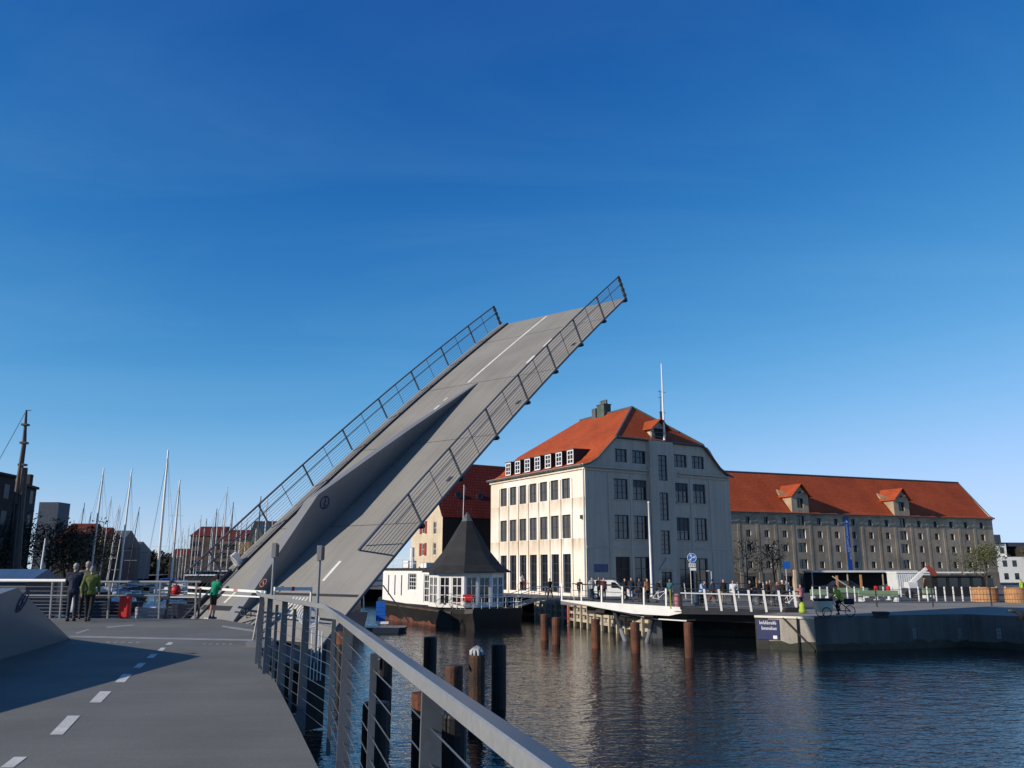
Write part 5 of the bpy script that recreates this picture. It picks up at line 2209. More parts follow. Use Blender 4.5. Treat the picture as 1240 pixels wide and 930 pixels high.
for (u, vt, zt, r, lab, mm, cp) in ((520.5, 772, 2.2, .27, "black pile standing tall just above the handrail, leftmost of the open water piles", M_pile, None), (604, 781, 2.2, .27, "tallest black pile, rightmost of the foreground piles", M_pile, None),
                                (549, 807, 2.2, .26, "low rusty pile close behind the handrail", M_rustdark, None), (577, 794, 2.2, .26, "rusty pile topped with a pale crumpled cover", M_rustdark, None),
                                (464, 797, 2.2, .26, "black pile seen through the railing wires below the barge", M_pile, None), (414, 766, 2.2, .26, "pile with rusty red top seen through the railing near the leaf", M_pile, M_rust),
                                (453, 853, 2.2, .28, "thick black pile between the two nearest railing posts", M_pile, None), (511, 842, 2.2, .24, "black pile with rusty top right behind a railing post", M_pile, M_rust),
                                (549, 867, 2.2, .24, "black pile under the handrail nearest to the camera", M_pile, None)):
    t_, tp = pile(u, vt, zt, r, lab, mm, None, cp)
    if u == 577:
        b = MB()
        rr = random.Random(5)
        b.ball(tp + Z * .1, .19, 12, (1.0, 1.0, .8))
        b.v = [p + V((rr.uniform(-.04, .04), rr.uniform(-.04, .04), rr.uniform(-.05, .05))) for p in b.v]
        for k in range(10):
            a = k * .628
            e = V((math.cos(a), math.sin(a), 0))
            b.path([tp + Z * .24 + e * .06, tp + Z * .12 + e * .19, tp + e * .21 - Z * (.05 + .12 * (k % 3))], [.03, .05, .02], 5)
        tag(b.build("crumpled_cover", mat("grey_plastic", (.36, .38, .40), .5), smooth=True), "pale crumpled plastic cover on top of the rusty pile", "pile cover")
for (u, vt, r, zt, lab) in ((659.5, 744, .28, 1.75, "rusty steel pile before the timber quay, leftmost of five"), (673.5, 748, .28, 1.7, "rusty steel pile paired close beside the leftmost one"), (721.5, 750, .28, 1.75, "rusty steel pile in the middle of the sunlit quay wall"),
                         (769.5, 754, .28, 1.75, "rusty steel pile just left of the white span strut"), (834.5, 754, .26, 1.9, "rusty steel pile in the shadow under the fixed span")):
    pile(u, vt, zt, r, lab, M_rust, None)
# red ladder on the timber wall
ld = thing("quay_ladder", "red ladder fixed to the sunlit timber quay wall", "ladder", G(693, 745, 1))
lp = V((2.43, 84.06, 0)) + QD * 9.6 + QN * .62
b = MB()
for sg in (-1, 1):
    b.bar(lp + QD * .24 * sg + Z * .05, lp + QD * .24 * sg + Z * 2.2, .07, .05)
b.build("stile", M_red, ld)
for k in range(7):
    b = MB()
    b.bar(lp - QD * .24 + Z * (.2 + k * .3), lp + QD * .24 + Z * (.2 + k * .3), .05, .05)
    b.build("rung", M_red, ld)

# ------------------------------------------------------------------ people


def capsule(b, p, q, r0, r1):
    p, q = V(p), V(q)
    d = q - p
    L = d.length
    d = d / L if L > 1e-6 else Z
    prof = []
    for i in range(4):
        a = math.pi / 2 * (1 - i / 3)
        prof.append((r0 * math.cos(a), -r0 * math.sin(a)))
    for i in range(4):
        a = math.pi / 2 * i / 3
        prof.append((r1 * math.cos(a), L + r1 * math.sin(a)))
    b.lathe(p, prof, 10, axis=d)


def ell(b, c, rx, ry, rz, n=12):
    b.ball(c, 1, n, (rx, ry, rz))


POSES = {}
# joint positions for a 1.76 m figure facing -y (towards +y is its back); x is its left


def pose(kind):
    J = dict(pel=(0, 0, .93), chest=(0, .0, 1.30), neck=(0, .0, 1.47), head=(0, -.02, 1.63),
             shL=(.19, 0, 1.41), shR=(-.19, 0, 1.41), elL=(.24, .03, 1.13), elR=(-.24, .03, 1.13), haL=(.25, -.04, .88), haR=(-.25, -.04, .88),
             hipL=(.095, 0, .90), hipR=(-.095, 0, .90), knL=(.10, -.02, .49), knR=(-.10, -.02, .49), anL=(.105, .02, .09), anR=(-.105, .02, .09))
    if kind == 'walk':
        J.update(knL=(.10, -.16, .50), anL=(.10, -.22, .10), knR=(-.10, .06, .49), anR=(-.10, .30, .14), elL=(.25, .14, 1.15), haL=(.25, .12, .90), elR=(-.25, -.06, 1.14), haR=(-.24, -.22, .94))
    if kind == 'arms':
        J.update(elL=(.27, -.02, 1.14), haL=(.06, -.24, 1.16), elR=(-.27, -.02, 1.14), haR=(-.06, -.23, 1.10))
    if kind == 'hip':
        J.update(elL=(.36, .08, 1.17), haL=(.17, -.05, 1.02), knR=(-.13, -.05, .49), anR=(-.16, .0, .09))
    if kind == 'bend':
        J.update(chest=(0, -.12, 1.25), neck=(0, -.22, 1.40), head=(0, -.30, 1.53), shL=(.19, -.16, 1.36), shR=(-.19, -.16, 1.36), elL=(.25, -.28, 1.10), haL=(.17, -.45, 1.0), elR=(-.25, -.28, 1.10), haR=(-.17, -.45, 1.0))
    if kind == 'lean':        # leaning with both forearms on a rail in front
        J.update(chest=(0, -.10, 1.27), neck=(0, -.15, 1.44), head=(0, -.17, 1.60), shL=(.19, -.10, 1.38), shR=(-.19, -.10, 1.38), elL=(.29, -.22, 1.15), haL=(.20, -.45, 1.13), elR=(-.29, -.22, 1.15), haR=(-.20, -.45, 1.13))
    if kind == 'ride':
        J.update(chest=(0, -.16, 1.27), neck=(0, -.24, 1.43), head=(0, -.28, 1.58), shL=(.19, -.20, 1.38), shR=(-.19, -.20, 1.38), elL=(.25, -.36, 1.15), haL=(.22, -.55, 1.05), elR=(-.25, -.36, 1.15), haR=(-.22, -.55, 1.05),
                 hipL=(.10, -.02, .90), hipR=(-.10, -.02, .90), knL=(.11, -.38, .78), anL=(.11, -.20, .42), knR=(-.11, -.28, .55), anR=(-.11, -.16, .18))
    return {k: V(v) for k, v in J.items()}


def body_mesh(kind, near):
    key = (kind, near)
    if key in POSES:
        return POSES[key]
    J = pose(kind)
    b = MB()
    seg = {}
    capsule(b, J['pel'] + V((.05, 0, .0)), J['pel'] + V((-.05, 0, 0)), .135, .135)
    capsule(b, J['pel'] + Z * .04, J['chest'] - Z * .05, .135, .155)
    capsule(b, J['chest'] + V((.06, 0, 0)), J['chest'] - V((.06, 0, 0)), .145, .145)
    capsule(b, J['shL'], J['shR'], .078, .078)
    capsule(b, J['neck'] - Z * .06, J['neck'] + (J['head'] - J['neck']) * .5, .066, .058)
    hd = J['head']
    ell(b, hd + V((0, .01, .03)), .078, .095, .105)
    ell(b, hd + V((0, -.03, -.05)), .058, .066, .07)
    capsule(b, hd + V((0, -.092, .02)), hd + V((0, -.108, -.02)), .012, .017)
    for sx in (-1, 1):
        ell(b, hd + V((sx * .08, .01, 0)), .014, .025, .034, 8)
    capsule(b, hd + V((-.022, -.088, -.062)), hd + V((.022, -.088, -.062)), .011, .011)
    for s in 'LR':
        sg = 1 if s == 'L' else -1
        sh, el, ha = J['sh' + s], J['el' + s], J['ha' + s]
        capsule(b, sh, el, .056, .043)
        d = (ha - el).normalized()
        wr = el + (ha - el) * .95
        capsule(b, el, wr, .042, .029)
        pc = wr + d * .055
        side = d.cross(V((0, 1, 0)))
        if side.length < .2:
            side = V((1, 0, 0))
        side.normalize()
        up = side.cross(d)
        capsule(b, wr, pc + d * .03, .030, .034)
        for k, (o, L) in enumerate(((-.030, .055), (-.010, .070), (.010, .074), (.029, .062))):
            f0 = pc + d * .035 + up * o
            capsule(b, f0, f0 + d * L * .5 - side * sg * .004, .0095, .009)
            capsule(b, f0 + d * L * .5 - side * sg * .004, f0 + d * L * .92 - side * sg * .022, .009, .008)
        capsule(b, pc - up * .02, pc - up * .055 + d * .03, .012, .010)
        capsule(b, pc - up * .055 + d * .03, pc - up * .06 + d * .062, .010, .009)
        hp, kn, an = J['hip' + s], J['kn' + s], J['an' + s]
        capsule(b, hp, kn, .088, .058)
        capsule(b, kn, kn + (an - kn) * .35, .057, .058)
        capsule(b, kn + (an - kn) * .35, an, .058, .038)
        tilt = V((0, 0, -.04))
        capsule(b, an + V((0, .035, -.045)), an + V((0, -.15, -.055)), .038, .032)
    me = bpy.data.meshes.new("body_src")
    me.from_pydata(b.v, [], b.f)
    o = bpy.data.objects.new("body_src", me)
    C.objects.link(o)
    md = o.modifiers.new("r", 'REMESH')
    md.mode = 'VOXEL'
    md.voxel_size = .0095 if near else .02
    md2 = o.modifiers.new("s", 'SMOOTH')
    md2.factor = .5
    md2.iterations = 3
    dg = bpy.context.evaluated_depsgraph_get()
    out = bpy.data.meshes.new_from_object(o.evaluated_get(dg))
    bpy.data.objects.remove(o)
    bpy.data.meshes.remove(me)
    out.polygons.foreach_set('use_smooth', [True] * len(out.polygons))
    POSES[key] = (out, J)
    return POSES[key]


def seg_dist(p, a, c):
    d = c - a
    t = max(0, min(1, (p - a).dot(d) / max(d.dot(d), 1e-9)))
    return (p - a - d * t).length, t


def person(label, loc, face, kind, top, legs, hair, height=1.76, shoes=None, near=False, short=False, sleeve=True, shorts=False, hat=None, pack=None, skirt=False, group=None):
    src, J = body_mesh(kind, near)
    t = thing("person", label, "person", loc, face, group)
    sc = height / 1.76
    t.scale = (sc * .9, sc * .95, sc)
    me = src.copy()
    me.materials.clear()
    me.materials.append(M_skin)
    o = bpy.data.objects.new("body", me)
    C.objects.link(o)
    o.parent = t
    bones = []
    for s in 'LR':
        bones += [('uarm', J['sh' + s], J['el' + s]), ('farm', J['el' + s], J['ha' + s]), ('thigh', J['hip' + s] - Z * .05, J['kn' + s]), ('shin', J['kn' + s], J['an' + s]), ('foot', J['an' + s] - Z * .05, J['an' + s] + V((0, -.17, -.055))),
                  ('hand', J['ha' + s], J['ha' + s] + (J['ha' + s] - J['el' + s]).normalized() * .17)]
    bones += [('torso', J['pel'] + Z * .12, J['neck'] - Z * .08), ('pelvis', J['pel'] + V((.1, 0, -.02)), J['pel'] + V((-.1, 0, -.02))), ('torso', J['shL'], J['shR']), ('head', J['head'] - Z * .08, J['head'] + Z * .06), ('neck', J['neck'] - Z * .01, J['neck'] + Z * .08)]
    lab = []
    for v in me.vertices:
        best = min(((seg_dist(v.co, a, c)[0] - (.06 if n in ('torso', 'pelvis') else 0.0), n, seg_dist(v.co, a, c)[1]) for n, a, c in bones), key=lambda x: x[0])
        lab.append((best[1], best[2]))

    def shell(name, test, infl, m):
        fs = [p for p in me.polygons if all(test(me.vertices[i].co, *lab[i]) for i in p.vertices)]
        idx = {}
        vs, faces = [], []
        for p in fs:
            f = []
            for i in p.vertices:
                if i not in idx:
                    idx[i] = len(vs)
                    vs.append(me.vertices[i].co + me.vertices[i].normal * infl)
                f.append(idx[i])
            faces.append(f)
        if not faces:
            return
        m2 = bpy.data.meshes.new(name)
        m2.from_pydata(vs, [], faces)
        m2.materials.append(m)
        m2.polygons.foreach_set('use_smooth', [True] * len(faces))
        c = bpy.data.objects.new(name, m2)
        C.objects.link(c)
        c.parent = t
        return c
    hd = J['head']
    shell("trousers" if not shorts else "shorts", lambda co, n, s: (n in ('thigh', 'pelvis') or (n == 'shin' and s < (.88 if not shorts else .0))) and not (shorts and n == 'thigh' and s > .85), .011, legs)
    shell("jacket" if sleeve and not short else "shirt", lambda co, n, s: n == 'torso' or n == 'uarm' and (not short or s < .55) or (n == 'farm' and not short and s < .93) or (n == 'pelvis' and co.z > J['pel'].z - (.06 if not short else .0)) or (n == 'neck' and co.z < J['neck'].z + .01), .02, top)
    shell("shoes", lambda co, n, s: n == 'foot' or (n == 'shin' and s > .9), .010, shoes or cloth("shoe", (.03, .03, .035)))
    if hat is None:
        shell("hair", lambda co, n, s: n in ('head', 'neck') and (co.z > hd.z + .085 or (co.y > hd.y + .0 and co.z > hd.z - .07)) and not (co.y < hd.y - .055 and co.z < hd.z + .075), .012, hair)
    else:
        shell("hair", lambda co, n, s: n == 'head' and co.y > hd.y + .02 and co.z > hd.z - .06, .008, hair)
        c = shell("cap", lambda co, n, s: n == 'head' and co.z > hd.z + .055, .022, hat)
    if pack is not None:
        b = MB()
        cpt = J['chest'] + V((0, .20, -.03))
        rings = []
        for z, w, d in ((-.24, .11, .05), (-.2, .15, .09), (0, .16, .10), (.18, .14, .08), (.24, .08, .04)):
            rings.append([cpt + V((w * math.cos(a) * 1.0, d * math.sin(a), z)) for a in [k * math.pi / 6 for k in range(12)]])
        b.loft(rings, True, True)
        b.build("backpack", pack, t, smooth=True, local=True)
    return t


hair_d = cloth("hair_dark", (.02, .016, .013))
hair_g = cloth("hair_grey", (.22, .21, .20))
blk = cloth("black", (.016, .016, .019))
navy = cloth("navy", (.02, .025, .05))
jean = cloth("jean", (.05, .075, .14))
beige = cloth("beige", (.22, .195, .15))
olive = cloth("olive", (.10, .125, .03))
teal = cloth("green_shirt", (.0, .20, .105))
whit = cloth("white", (.62, .63, .66))
paleb = cloth("pale_blue", (.28, .40, .60))
pink = cloth("pink", (.45, .19, .19))
orng = cloth("tan", (.33, .15, .07))
shoeb = cloth("blue_shoe", (.02, .05, .25))
PI = math.pi


def gd(u, v, z):
    p = G(u, v, z)
    return V((p.x, p.y, z))


# the three walkers and the boy on the near deck
p1_ = person("person in olive green jacket and dark trousers walking along the deck end", gd(105.5, 753.5, ZD), PI + .25, 'walk', olive, blk, hair_g, 1.66, near=True)
person("person in beige jacket and pale cap beside the one in green, carrying a white bag", gd(100, 750.5, ZD), PI + .5, 'walk', beige, blk, hair_g, 1.80, near=True, hat=cloth("cap", (.34, .32, .28)))
person("person in long dark clothes with a pale cap at the railing", gd(85, 752.4, ZD), PI + .2, 'arms', navy, navy, hair_g, 1.74, near=True, hat=cloth("palecap", (.38, .36, .33)))
bgp = gd(93, 749, ZD)
b = MB()
bc = bgp + V((-.05, -.25, .5))
b.loft([[bc + V((w * math.cos(a), d * math.sin(a), z)) for a in [k * PI / 5 for k in range(10)]] for z, w, d in ((-.30, .09, .04), (-.26, .14, .08), (0, .13, .07), (.18, .08, .03), (.34, .02, .015))], True, True)
tag(b.build("carrier_bag", M_white, smooth=True), "white plastic bag carried by the person in the beige jacket", "bag")
b = MB()
bc = gd(97, 749.5, ZD) + V((-.16, -.22, .88))
b.loft([[bc + V((w * math.cos(a), d * math.sin(a), z)) for a in [k * PI / 5 for k in range(10)]] for z, w, d in ((-.2, .05, .04), (-.12, .1, .06), (.08, .11, .07), (.2, .03, .03))], True, True)
tag(b.build("red_scarf", cloth("red", (.30, .03, .03)), smooth=True), "dark red cloth hanging at the hip of the person in beige", "cloth")
person("boy in green shirt and dark shorts leaning on the white barrier boom", gd(256.5, 749.5, ZD), PI - .55, 'lean', teal, blk, hair_d, 1.42, near=True, short=True, shorts=True, shoes=shoeb)

# waiting people on the fixed span and quay


def far_person(label, u, v, face, kind, top, legs, hair=hair_d, h=1.76, on='span', z=None, **kw):
    if on == 'span':
        p = on_span(u, v)
    else:
        p = gd(u, v, z if z is not None else ZQ)
    return person(label, p, face, kind, top, legs, hair, h, **kw)


far_person("person in black walking on the timber quay near the gangway", 666, 726.5, .8, 'walk', blk, blk, on='q', z=ZQ + .25, h=1.8)
far_person("person in dark top standing at the span's left end by the first posts", 702.5, 727, .2, 'stand', blk, jean, h=1.6)
far_person("person in light shirt and dark trousers left of the white van", 717, 727.5, .5, 'hip', cloth("lightgrey", (.4, .42, .44)), blk, h=1.76)
far_person("person in dark coat in front of the white van's nose", 726, 727.3, -.3, 'arms', blk, blk, h=1.76)
far_person("person in maroon top beside the van door", 731.5, 728, .3, 'stand', cloth("maroon", (.10, .03, .035)), blk, h=1.74)
far_person("person in dark jacket and jeans right of the white van", 765, 728.5, .1, 'stand', navy, jean, h=1.78)
far_person("person in dark blue beside the flagpole foot, arms folded", 775, 728.5, -.4, 'arms', navy, blk, h=1.7)
far_person("person in tan jacket just left of the bright flagpole", 784, 729.5, .6, 'stand', orng, blk, h=1.76)
far_person("person in dark top holding a bicycle right of the flagpole", 795, 729.5, 1.2, 'bend', blk, jean, h=1.78)
far_person("person in blue and white jacket bending over the railing by the round sign", 850, 733, .7, 'bend', paleb, blk, h=1.85)
far_person("person in black jacket behind the span railing, second right of the round sign", 877, 731.5, .2, 'stand', blk, beige, h=1.8)
far_person("person in white jacket standing right of the one in black", 889, 733, -.2, 'hip', whit, blk, h=1.78)
far_person("person in dark coat alone between the two groups on the span", 909, 731, .3, 'arms', blk, blk, h=1.7, pack=navy)
far_person("person in black at the left of the cyclists' cluster by the blue square sign", 930, 733, .2, 'stand', blk, blk, h=1.74)
far_person("person in dark grey bending to a bicycle in the cyclists' cluster", 937, 733.5, .9, 'bend', cloth("dgrey", (.05, .05, .055)), blk, h=1.76)
far_person("person in navy anorak at the right of the cyclists' cluster", 943, 734, -.3, 'arms', navy, jean, h=1.72)
far_person("person in dark jacket with white cycle helmet below the square sign", 949, 734.5, .2, 'stand', blk, blk, h=1.82, hat=M_white)
far_person("person in dark hooded top at the back of the cyclists' cluster, arms folded", 921, 731.5, .5, 'arms', blk, navy, h=1.75)
far_person("person in brown jacket waiting behind the cyclists' cluster", 934, 730.5, -.2, 'stand', cloth("brown", (.09, .05, .03)), blk, h=1.7)
far_person("person in pale grey top half hidden behind the cyclist with the white helmet", 953.5, 731.5, .4, 'hip', cloth("palegrey", (.3, .31, .33)), blk, h=1.72)
far_person("person in dark clothes walking right of the blue and white jacket", 864, 730, 1.4, 'walk', navy, blk, h=1.74)
far_person("person in black hooded coat between the white van and the flagpole", 757, 728, .3, 'hip', blk, blk, h=1.7)
far_person("person in teal anorak near the gate post, looking at the raised leaf", 812, 730, -.6, 'stand', cloth("teal_anorak", (.03, .12, .13)), blk, h=1.72)
far_person("person in pink shirt beside the pale timber post", 970.5, 738, .4, 'stand', pink, navy, on='q', h=1.76)
far_person("person pushing a red bicycle on the road by the low posts", 1109, 721, .9, 'bend', navy, jean, on='q', h=1.8)
far_person("worker in yellow green vest by the second planter", 1239, 722, .2, 'hip', M_hivis, navy, on='q', h=1.75)
far_person("person with a pale top wheeling a bicycle on the gangway", 631, 714, .5, 'bend', whit, blk, on='q', z=2.6, h=1.7)


# ------------------------------------------------------------------ bicycles
def bicycle(label, loc, rz, m, name="bicycle", cat="bicycle", scale=1.0):
    t = thing(name, label, cat, loc, rz)
    t.scale = (scale,) * 3
    for y in (-.52, .52):
        b = MB()
        b.ring((0, y, .34), (1, 0, 0), .325, .018, 22, 5)
        w = b.build("wheel", M_rubber, t, local=True)
        b = MB()
        for k in range(8):
            a = k * PI / 8
            e = V((0, math.cos(a), math.sin(a))) * .31
            b.tube(V((0, y, .34)) - e, V((0, y, .34)) + e, .003, n=4)
        b.build("spokes", M_alum, w, local=True)
    b = MB()
    for p, q in (((0, .52, .34), (0, .10, .30)), ((0, .10, .30), (0, .22, .82)), ((0, .52, .34), (0, .2, .72)), ((0, .10, .30), (0, -.36, .72)), ((0, .2, .74), (0, -.36, .82)), ((0, -.34, .90), (0, -.52, .34))):
        b.tube(p, q, .02, n=6)
    b.build("frame", m, t, local=True)
    b = MB()
    b.path([(-.28, -.22, 1.0), (-.15, -.33, 1.02), (0, -.34, .98), (.15, -.33, 1.02), (.28, -.22, 1.0)], .014, 6)
    b.build("handlebar", M_dark, t, local=True)
    b = MB()
    b.loft([[V((w * x, y, .88 + z)) for x, z in ((-1, 0), (1, 0), (.7, .05), (-.7, .05))] for y, w in ((.05, .02), (.2, .06), (.32, .09))], True, True)
    b.build("saddle", M_dark, t, local=True)
    b = MB()
    b.tube((-.1, .1, .3), (.1, .1, .3), .012)
    b.lathe((.04, .1, .3), [(.09, 0), (.09, .01)], 12, axis=(1, 0, 0))
    b.build("crank", M_alum, t, local=True)
    return t


bicycle("bicycle held by the person right of the bright flagpole", on_span(799, 730), 1.2, M_white)
bicycle("bicycle beside the person in blue and white, leaning at the span rail", on_span(856, 733), 1.3, M_red)
bicycle("dark bicycle at the left of the cyclists' cluster", on_span(925, 734), 1.0, M_dark)
bicycle("white bicycle at the right of the cyclists' cluster", on_span(957, 735), .8, M_white)
bicycle("red bicycle pushed along the road behind the low posts", gd(1114, 721, ZQ), 1.3, M_red)
bicycle("bicycle with pale basket on the gangway", V((gd(635, 714, 2.6))), 1.2, M_red)
p = PH(-.2, 3.2, 2.0)
bicycle("bicycle parked against the pavilion's glazed door on the houseboat", vtx(0, Rw + .45, 1.62).lerp(vtx(7, Rw + .45, 1.62), .55), 2.0, M_dark, scale=1.15)
# red cargo trike on the houseboat deck
p = vtx(0, Rw + .6, 1.62).lerp(vtx(7, Rw + .6, 1.62), .08)
rt = bicycle("red cargo bicycle parked beside the bicycle on the houseboat", p, 1.6, M_red, "cargo_bicycle", "cargo bike", 1.0)
b = MB()
b.loft([[V((x, y, z)) for x, y in ((-.36, -.95), (.36, -.95), (.36, -.15), (-.36, -.15))] for z in (.62, 1.12)], True, True)
b.build("cargo_box", M_red, rt, local=True)

# cargo bike with rider on the pale apron
cp = gd(1014, 747, ZQ)
cb = thing("cargo_bike", "three wheeled cargo bike with cream box ridden across the apron", "cargo bike", cp, -PI / 2 + .12)
cb.scale = (1.1, 1.1, 1.1)
for (x, y, r) in ((-.38, -.78, .27), (.38, -.78, .27), (0, .78, .31)):
    b = MB()
    b.ring((x, y, r), (1, 0, 0), r - .02, .024, 22, 6)
    w = b.build("wheel", M_rubber, cb, local=True)
    b = MB()
    for k in range(8):
        a = k * PI / 8
        e = V((0, math.cos(a), math.sin(a))) * (r - .03)
        b.tube(V((x, y, r)) - e, V((x, y, r)) + e, .004, n=4)
    b.build("spokes", M_alum, w, local=True)
b = MB()
b.loft([[V((sx * w, y0, z)) for sx, y0 in ((-1, -1.15 - (z - .3) * .25), (1, -1.15 - (z - .3) * .25), (1, -.35), (-1, -.35))] for z, w in ((.28, .27), (.86, .33))], True, True)
b.build("cargo_box", mat("cream_box", (.62, .58, .46), .5), cb, local=True, bevel=.03)
b = MB()
b.loft([[V((sx * .34, y0, z)) for sx, y0 in ((-1, -1.2), (1, -1.2), (1, -.33), (-1, -.33))] for z in (.861, 1.0)], True, True)
b.build("rain_cover", M_rubber, cb, local=True, bevel=.04)
b = MB()
for p0, q0 in (((0, -.35, .4), (0, .1, .34)), ((0, .1, .34), (0, .78, .31)), ((0, .1, .34), (0, .3, .86)), ((0, .78, .31), (0, .28, .74)), ((0, .1, .4), (0, -.3, .85)), ((0, -.3, .5), (0, -.26, 1.02))):
    b.tube(p0, q0, .028, n=6)
b.path([(-.3, -.1, 1.02), (-.2, -.26, 1.04), (.2, -.26, 1.04), (.3, -.1, 1.02)], .018, 6)
b.build("frame", M_dark, cb, local=True)
b = MB()
b.loft([[V((w * x, y, .88 + z)) for x, z in ((-1, 0), (1, 0), (.7, .06), (-.7, .06))] for y, w in ((.12, .03), (.3, .08), (.44, .11))], True, True)
b.build("saddle", M_dark, cb, local=True)
b = MB()
b.box(-.22, .22, .55, .95, .66, .98)
b.build("rear_bag", navy, cb, local=True, bevel=.03)
Rm = Matrix.Rotation(-PI / 2 + .12, 3, 'Z')
person("cargo bike rider in yellow green vest and dark clothes", cp + Rm @ V((0, .33, .03)), -PI / 2 + .12, 'ride', M_hivis, blk, hair_d, 1.90, hat=blk)
# hi-vis bundle by the quay corner
b = MB()
p = gd(972, 742, ZQ + .05)
b.lathe(p, [(.22, 0), (.24, .12), (.18, .36), (.21, .5), (.1, .64), (.03, .68)], 10)
tag(b.build("rubbish_sack", M_hivis, smooth=True), "yellow green sack standing at the span's quay corner", "sack")
b = MB()
p = gd(961, 741.5, ZQ)
b.loft([[p + V((x * w, y * w, z)) for x, y in ((-.7, -.35), (.7, -.35), (.7, .35), (-.7, .35))] for z, w in ((0, 1), (.2, .9), (.32, .5))], True, True)
tag(b.build("tarpaulin_bundle", M_rubber), "low dark bundle on the quay beside the yellow green sack", "bundle")

# ------------------------------------------------------------------ van
vp = V((9.3, 80, ZQ))
van = thing("parked_van", "small white van parked before the cream building's shaded front", "van", vp, math.radians(76))
# local: length along y, nose at -y
b = MB()
prof_ = [(-2.05, .35), (-2.1, .75), (-1.95, .95), (-1.15, 1.12), (-.55, 1.72), (-.2, 1.82), (1.9, 1.80), (2.08, 1.5), (2.1, .35)]
b.loft([[V((x, y, z if z < 1.2 else z)) for y, z in prof_] for x in (-.80, -.84, .84, .80)], True, True)
b.build("body", M_white, van, local=True, bevel=.06)
for x in (-.80, .80):
    for y in (-1.3, 1.35):
        b = MB()
        b.lathe((x - .1, y, .31), [(.31, 0), (.31, .2)], 16, axis=(1, 0, 0))
        w = b.build("wheel", M_rubber, van, local=True)
        b = MB()
        b.lathe((x - .11, y, .31), [(.18, 0), (.18, .22)], 12, axis=(1, 0, 0))
        b.build("rim", M_alum, w, local=True)
b = MB()
b.add([V((-.7, -1.16, 1.14)), V((.7, -1.16, 1.14)), V((.62, -.58, 1.70)), V((-.62, -.58, 1.70))], [(0, 1, 2, 3)])
b.v = [p + V((0, -.03, .02)) for p in b.v]
b.build("windscreen", M_glass, van, local=True)
for sg in (-1, 1):
    b = MB()
    b.prism([V((sg * .845, -.98, 1.12)), V((sg * .845, -.15, 1.12)), V((sg * .845, -.15, 1.62)), V((sg * .845, -.5, 1.62))], (sg * .008, 0, 0))
    b.build("side_window", M_glass, van, local=True)
    b = MB()
    b.obox((sg * .62, -2.09, .72), (.14, 0, 0), (0, .03, 0), (0, 0, .09))
    b.build("headlight", M_tarp, van, local=True)
    b = MB()
    b.obox((sg * .95, -.85, 1.15), (.08, 0, 0), (0, .04, 0), (0, 0, .09))
    b.build("mirror", M_dark, van, local=True)
b = MB()
b.obox((0, -2.1, .45), (.8, 0, 0), (0, .05, 0), (0, 0, .13))
b.build("bumper", M_frame, van, local=True)
b = MB()
for y in (-.3, .8):
    b.bar((-.7, y, 1.9), (.7, y, 1.9), .06, .06)
b.bar((-.6, -.6, 1.97), (-.6, 1.9, 1.97), .05, .05)
b.bar((.6, -.6, 1.97), (.6, 1.9, 1.97), .05, .05)
b.build("roof_rack", M_dark, van, local=True)

# ------------------------------------------------------------------ poles and signs
p = gd(789.5, 722.5, ZQ)
tp = D(787.5, 609, p.y)
b = MB()
b.lathe((p.x, p.y, ZQ), [(.2, 0), (.2, .1), (.13, .12), (.10, tp.z - ZQ), (.13, tp.z - ZQ + .02), (.1, tp.z - ZQ + .15)], 12)
tag(b.build("quay_flagpole", M_white, smooth=True), "bright white bare flagpole on the quay before the cream building", "flagpole")
sg0 = on_span(838, 731)
sd = thing("road_sign", "round blue arrow sign above small white plates on a thin pole", "road sign", sg0)
sy = sg0.y
cs = D(837.6, 675.5, sy)
b = MB()
b.tube(sg0, V((sg0.x, sy, cs.z + .35)), .03)
b.build("pole", M_alum, sd)
b = MB()
b.lathe(cs + V((0, -.04, 0)), [(.34, 0), (.34, .025)], 28, axis=(0, -1, 0))
b.build("disc", mat("bright_sign_blue", (.02, .18, .62), .4), sd)
b = MB()
b.ring(cs + V((0, -.068, 0)), (0, 1, 0), .325, .018, 28, 5)
for rot in (-2.3, 0.3, 2.0):
    for k in range(1):
        e = V((math.cos(rot), 0, math.sin(rot)))
        f = V((-math.sin(rot), 0, math.cos(rot)))
        cc = cs + V((0, -.072, 0))
        b.bar(cc + e * .0, cc + e * .2, .07, .01, up=(0, 1, 0))
        b.prism([cc + e * .28, cc + e * .16 + f * .1, cc + e * .16 - f * .1], (0, -.008, 0))
b.build("arrows", M_white, sd)
b = MB()
pc_ = D(838, 684.5, sy)
b.obox(pc_ + V((0, -.05, -.0)), (.25, 0, 0), (0, .015, 0), (0, 0, .14))
pc2 = D(839, 689, sy)
b.obox(pc2 + V((0, -.05, -.02)), (.23, 0, 0), (0, .015, 0), (0, 0, .09))
pl = b.build("plate", M_white, sd)
b = MB()
for k in (-1, 0, 1):
    for z in (-.05, .06):
        b.ring(pc_ + V((k * .15, -.068, z)), (0, 1, 0), .03, .010, 10, 4)
    b.bar(pc_ + V((k * .15 - .03, -.068, -.05)), pc_ + V((k * .15 + .03, -.068, .05)), .012, .006, up=(0, 1, 0))
b.build("symbols", M_dark, pl)
p = gd(955, 736, ZQ)
sq_ = thing("square_sign", "square dark blue sign on a thin pole before the thin trees", "road sign", p)
c = D(952.5, 684, p.y)
b = MB()
b.tube(p, V((p.x, p.y, c.z + .3)), .03)
b.build("pole", M_alum, sq_)
b = MB()
b.obox(c + V((-.02, -.05, 0)), (.27, 0, 0), (0, .012, 0), (0, 0, .27))
b.build("panel", M_blue, sq_)
p = gd(964, 738, ZQ)
c = D(962, 690, p.y)
b = MB()
b.bar(p, V((c.x, p.y, c.z)), .22, .2)
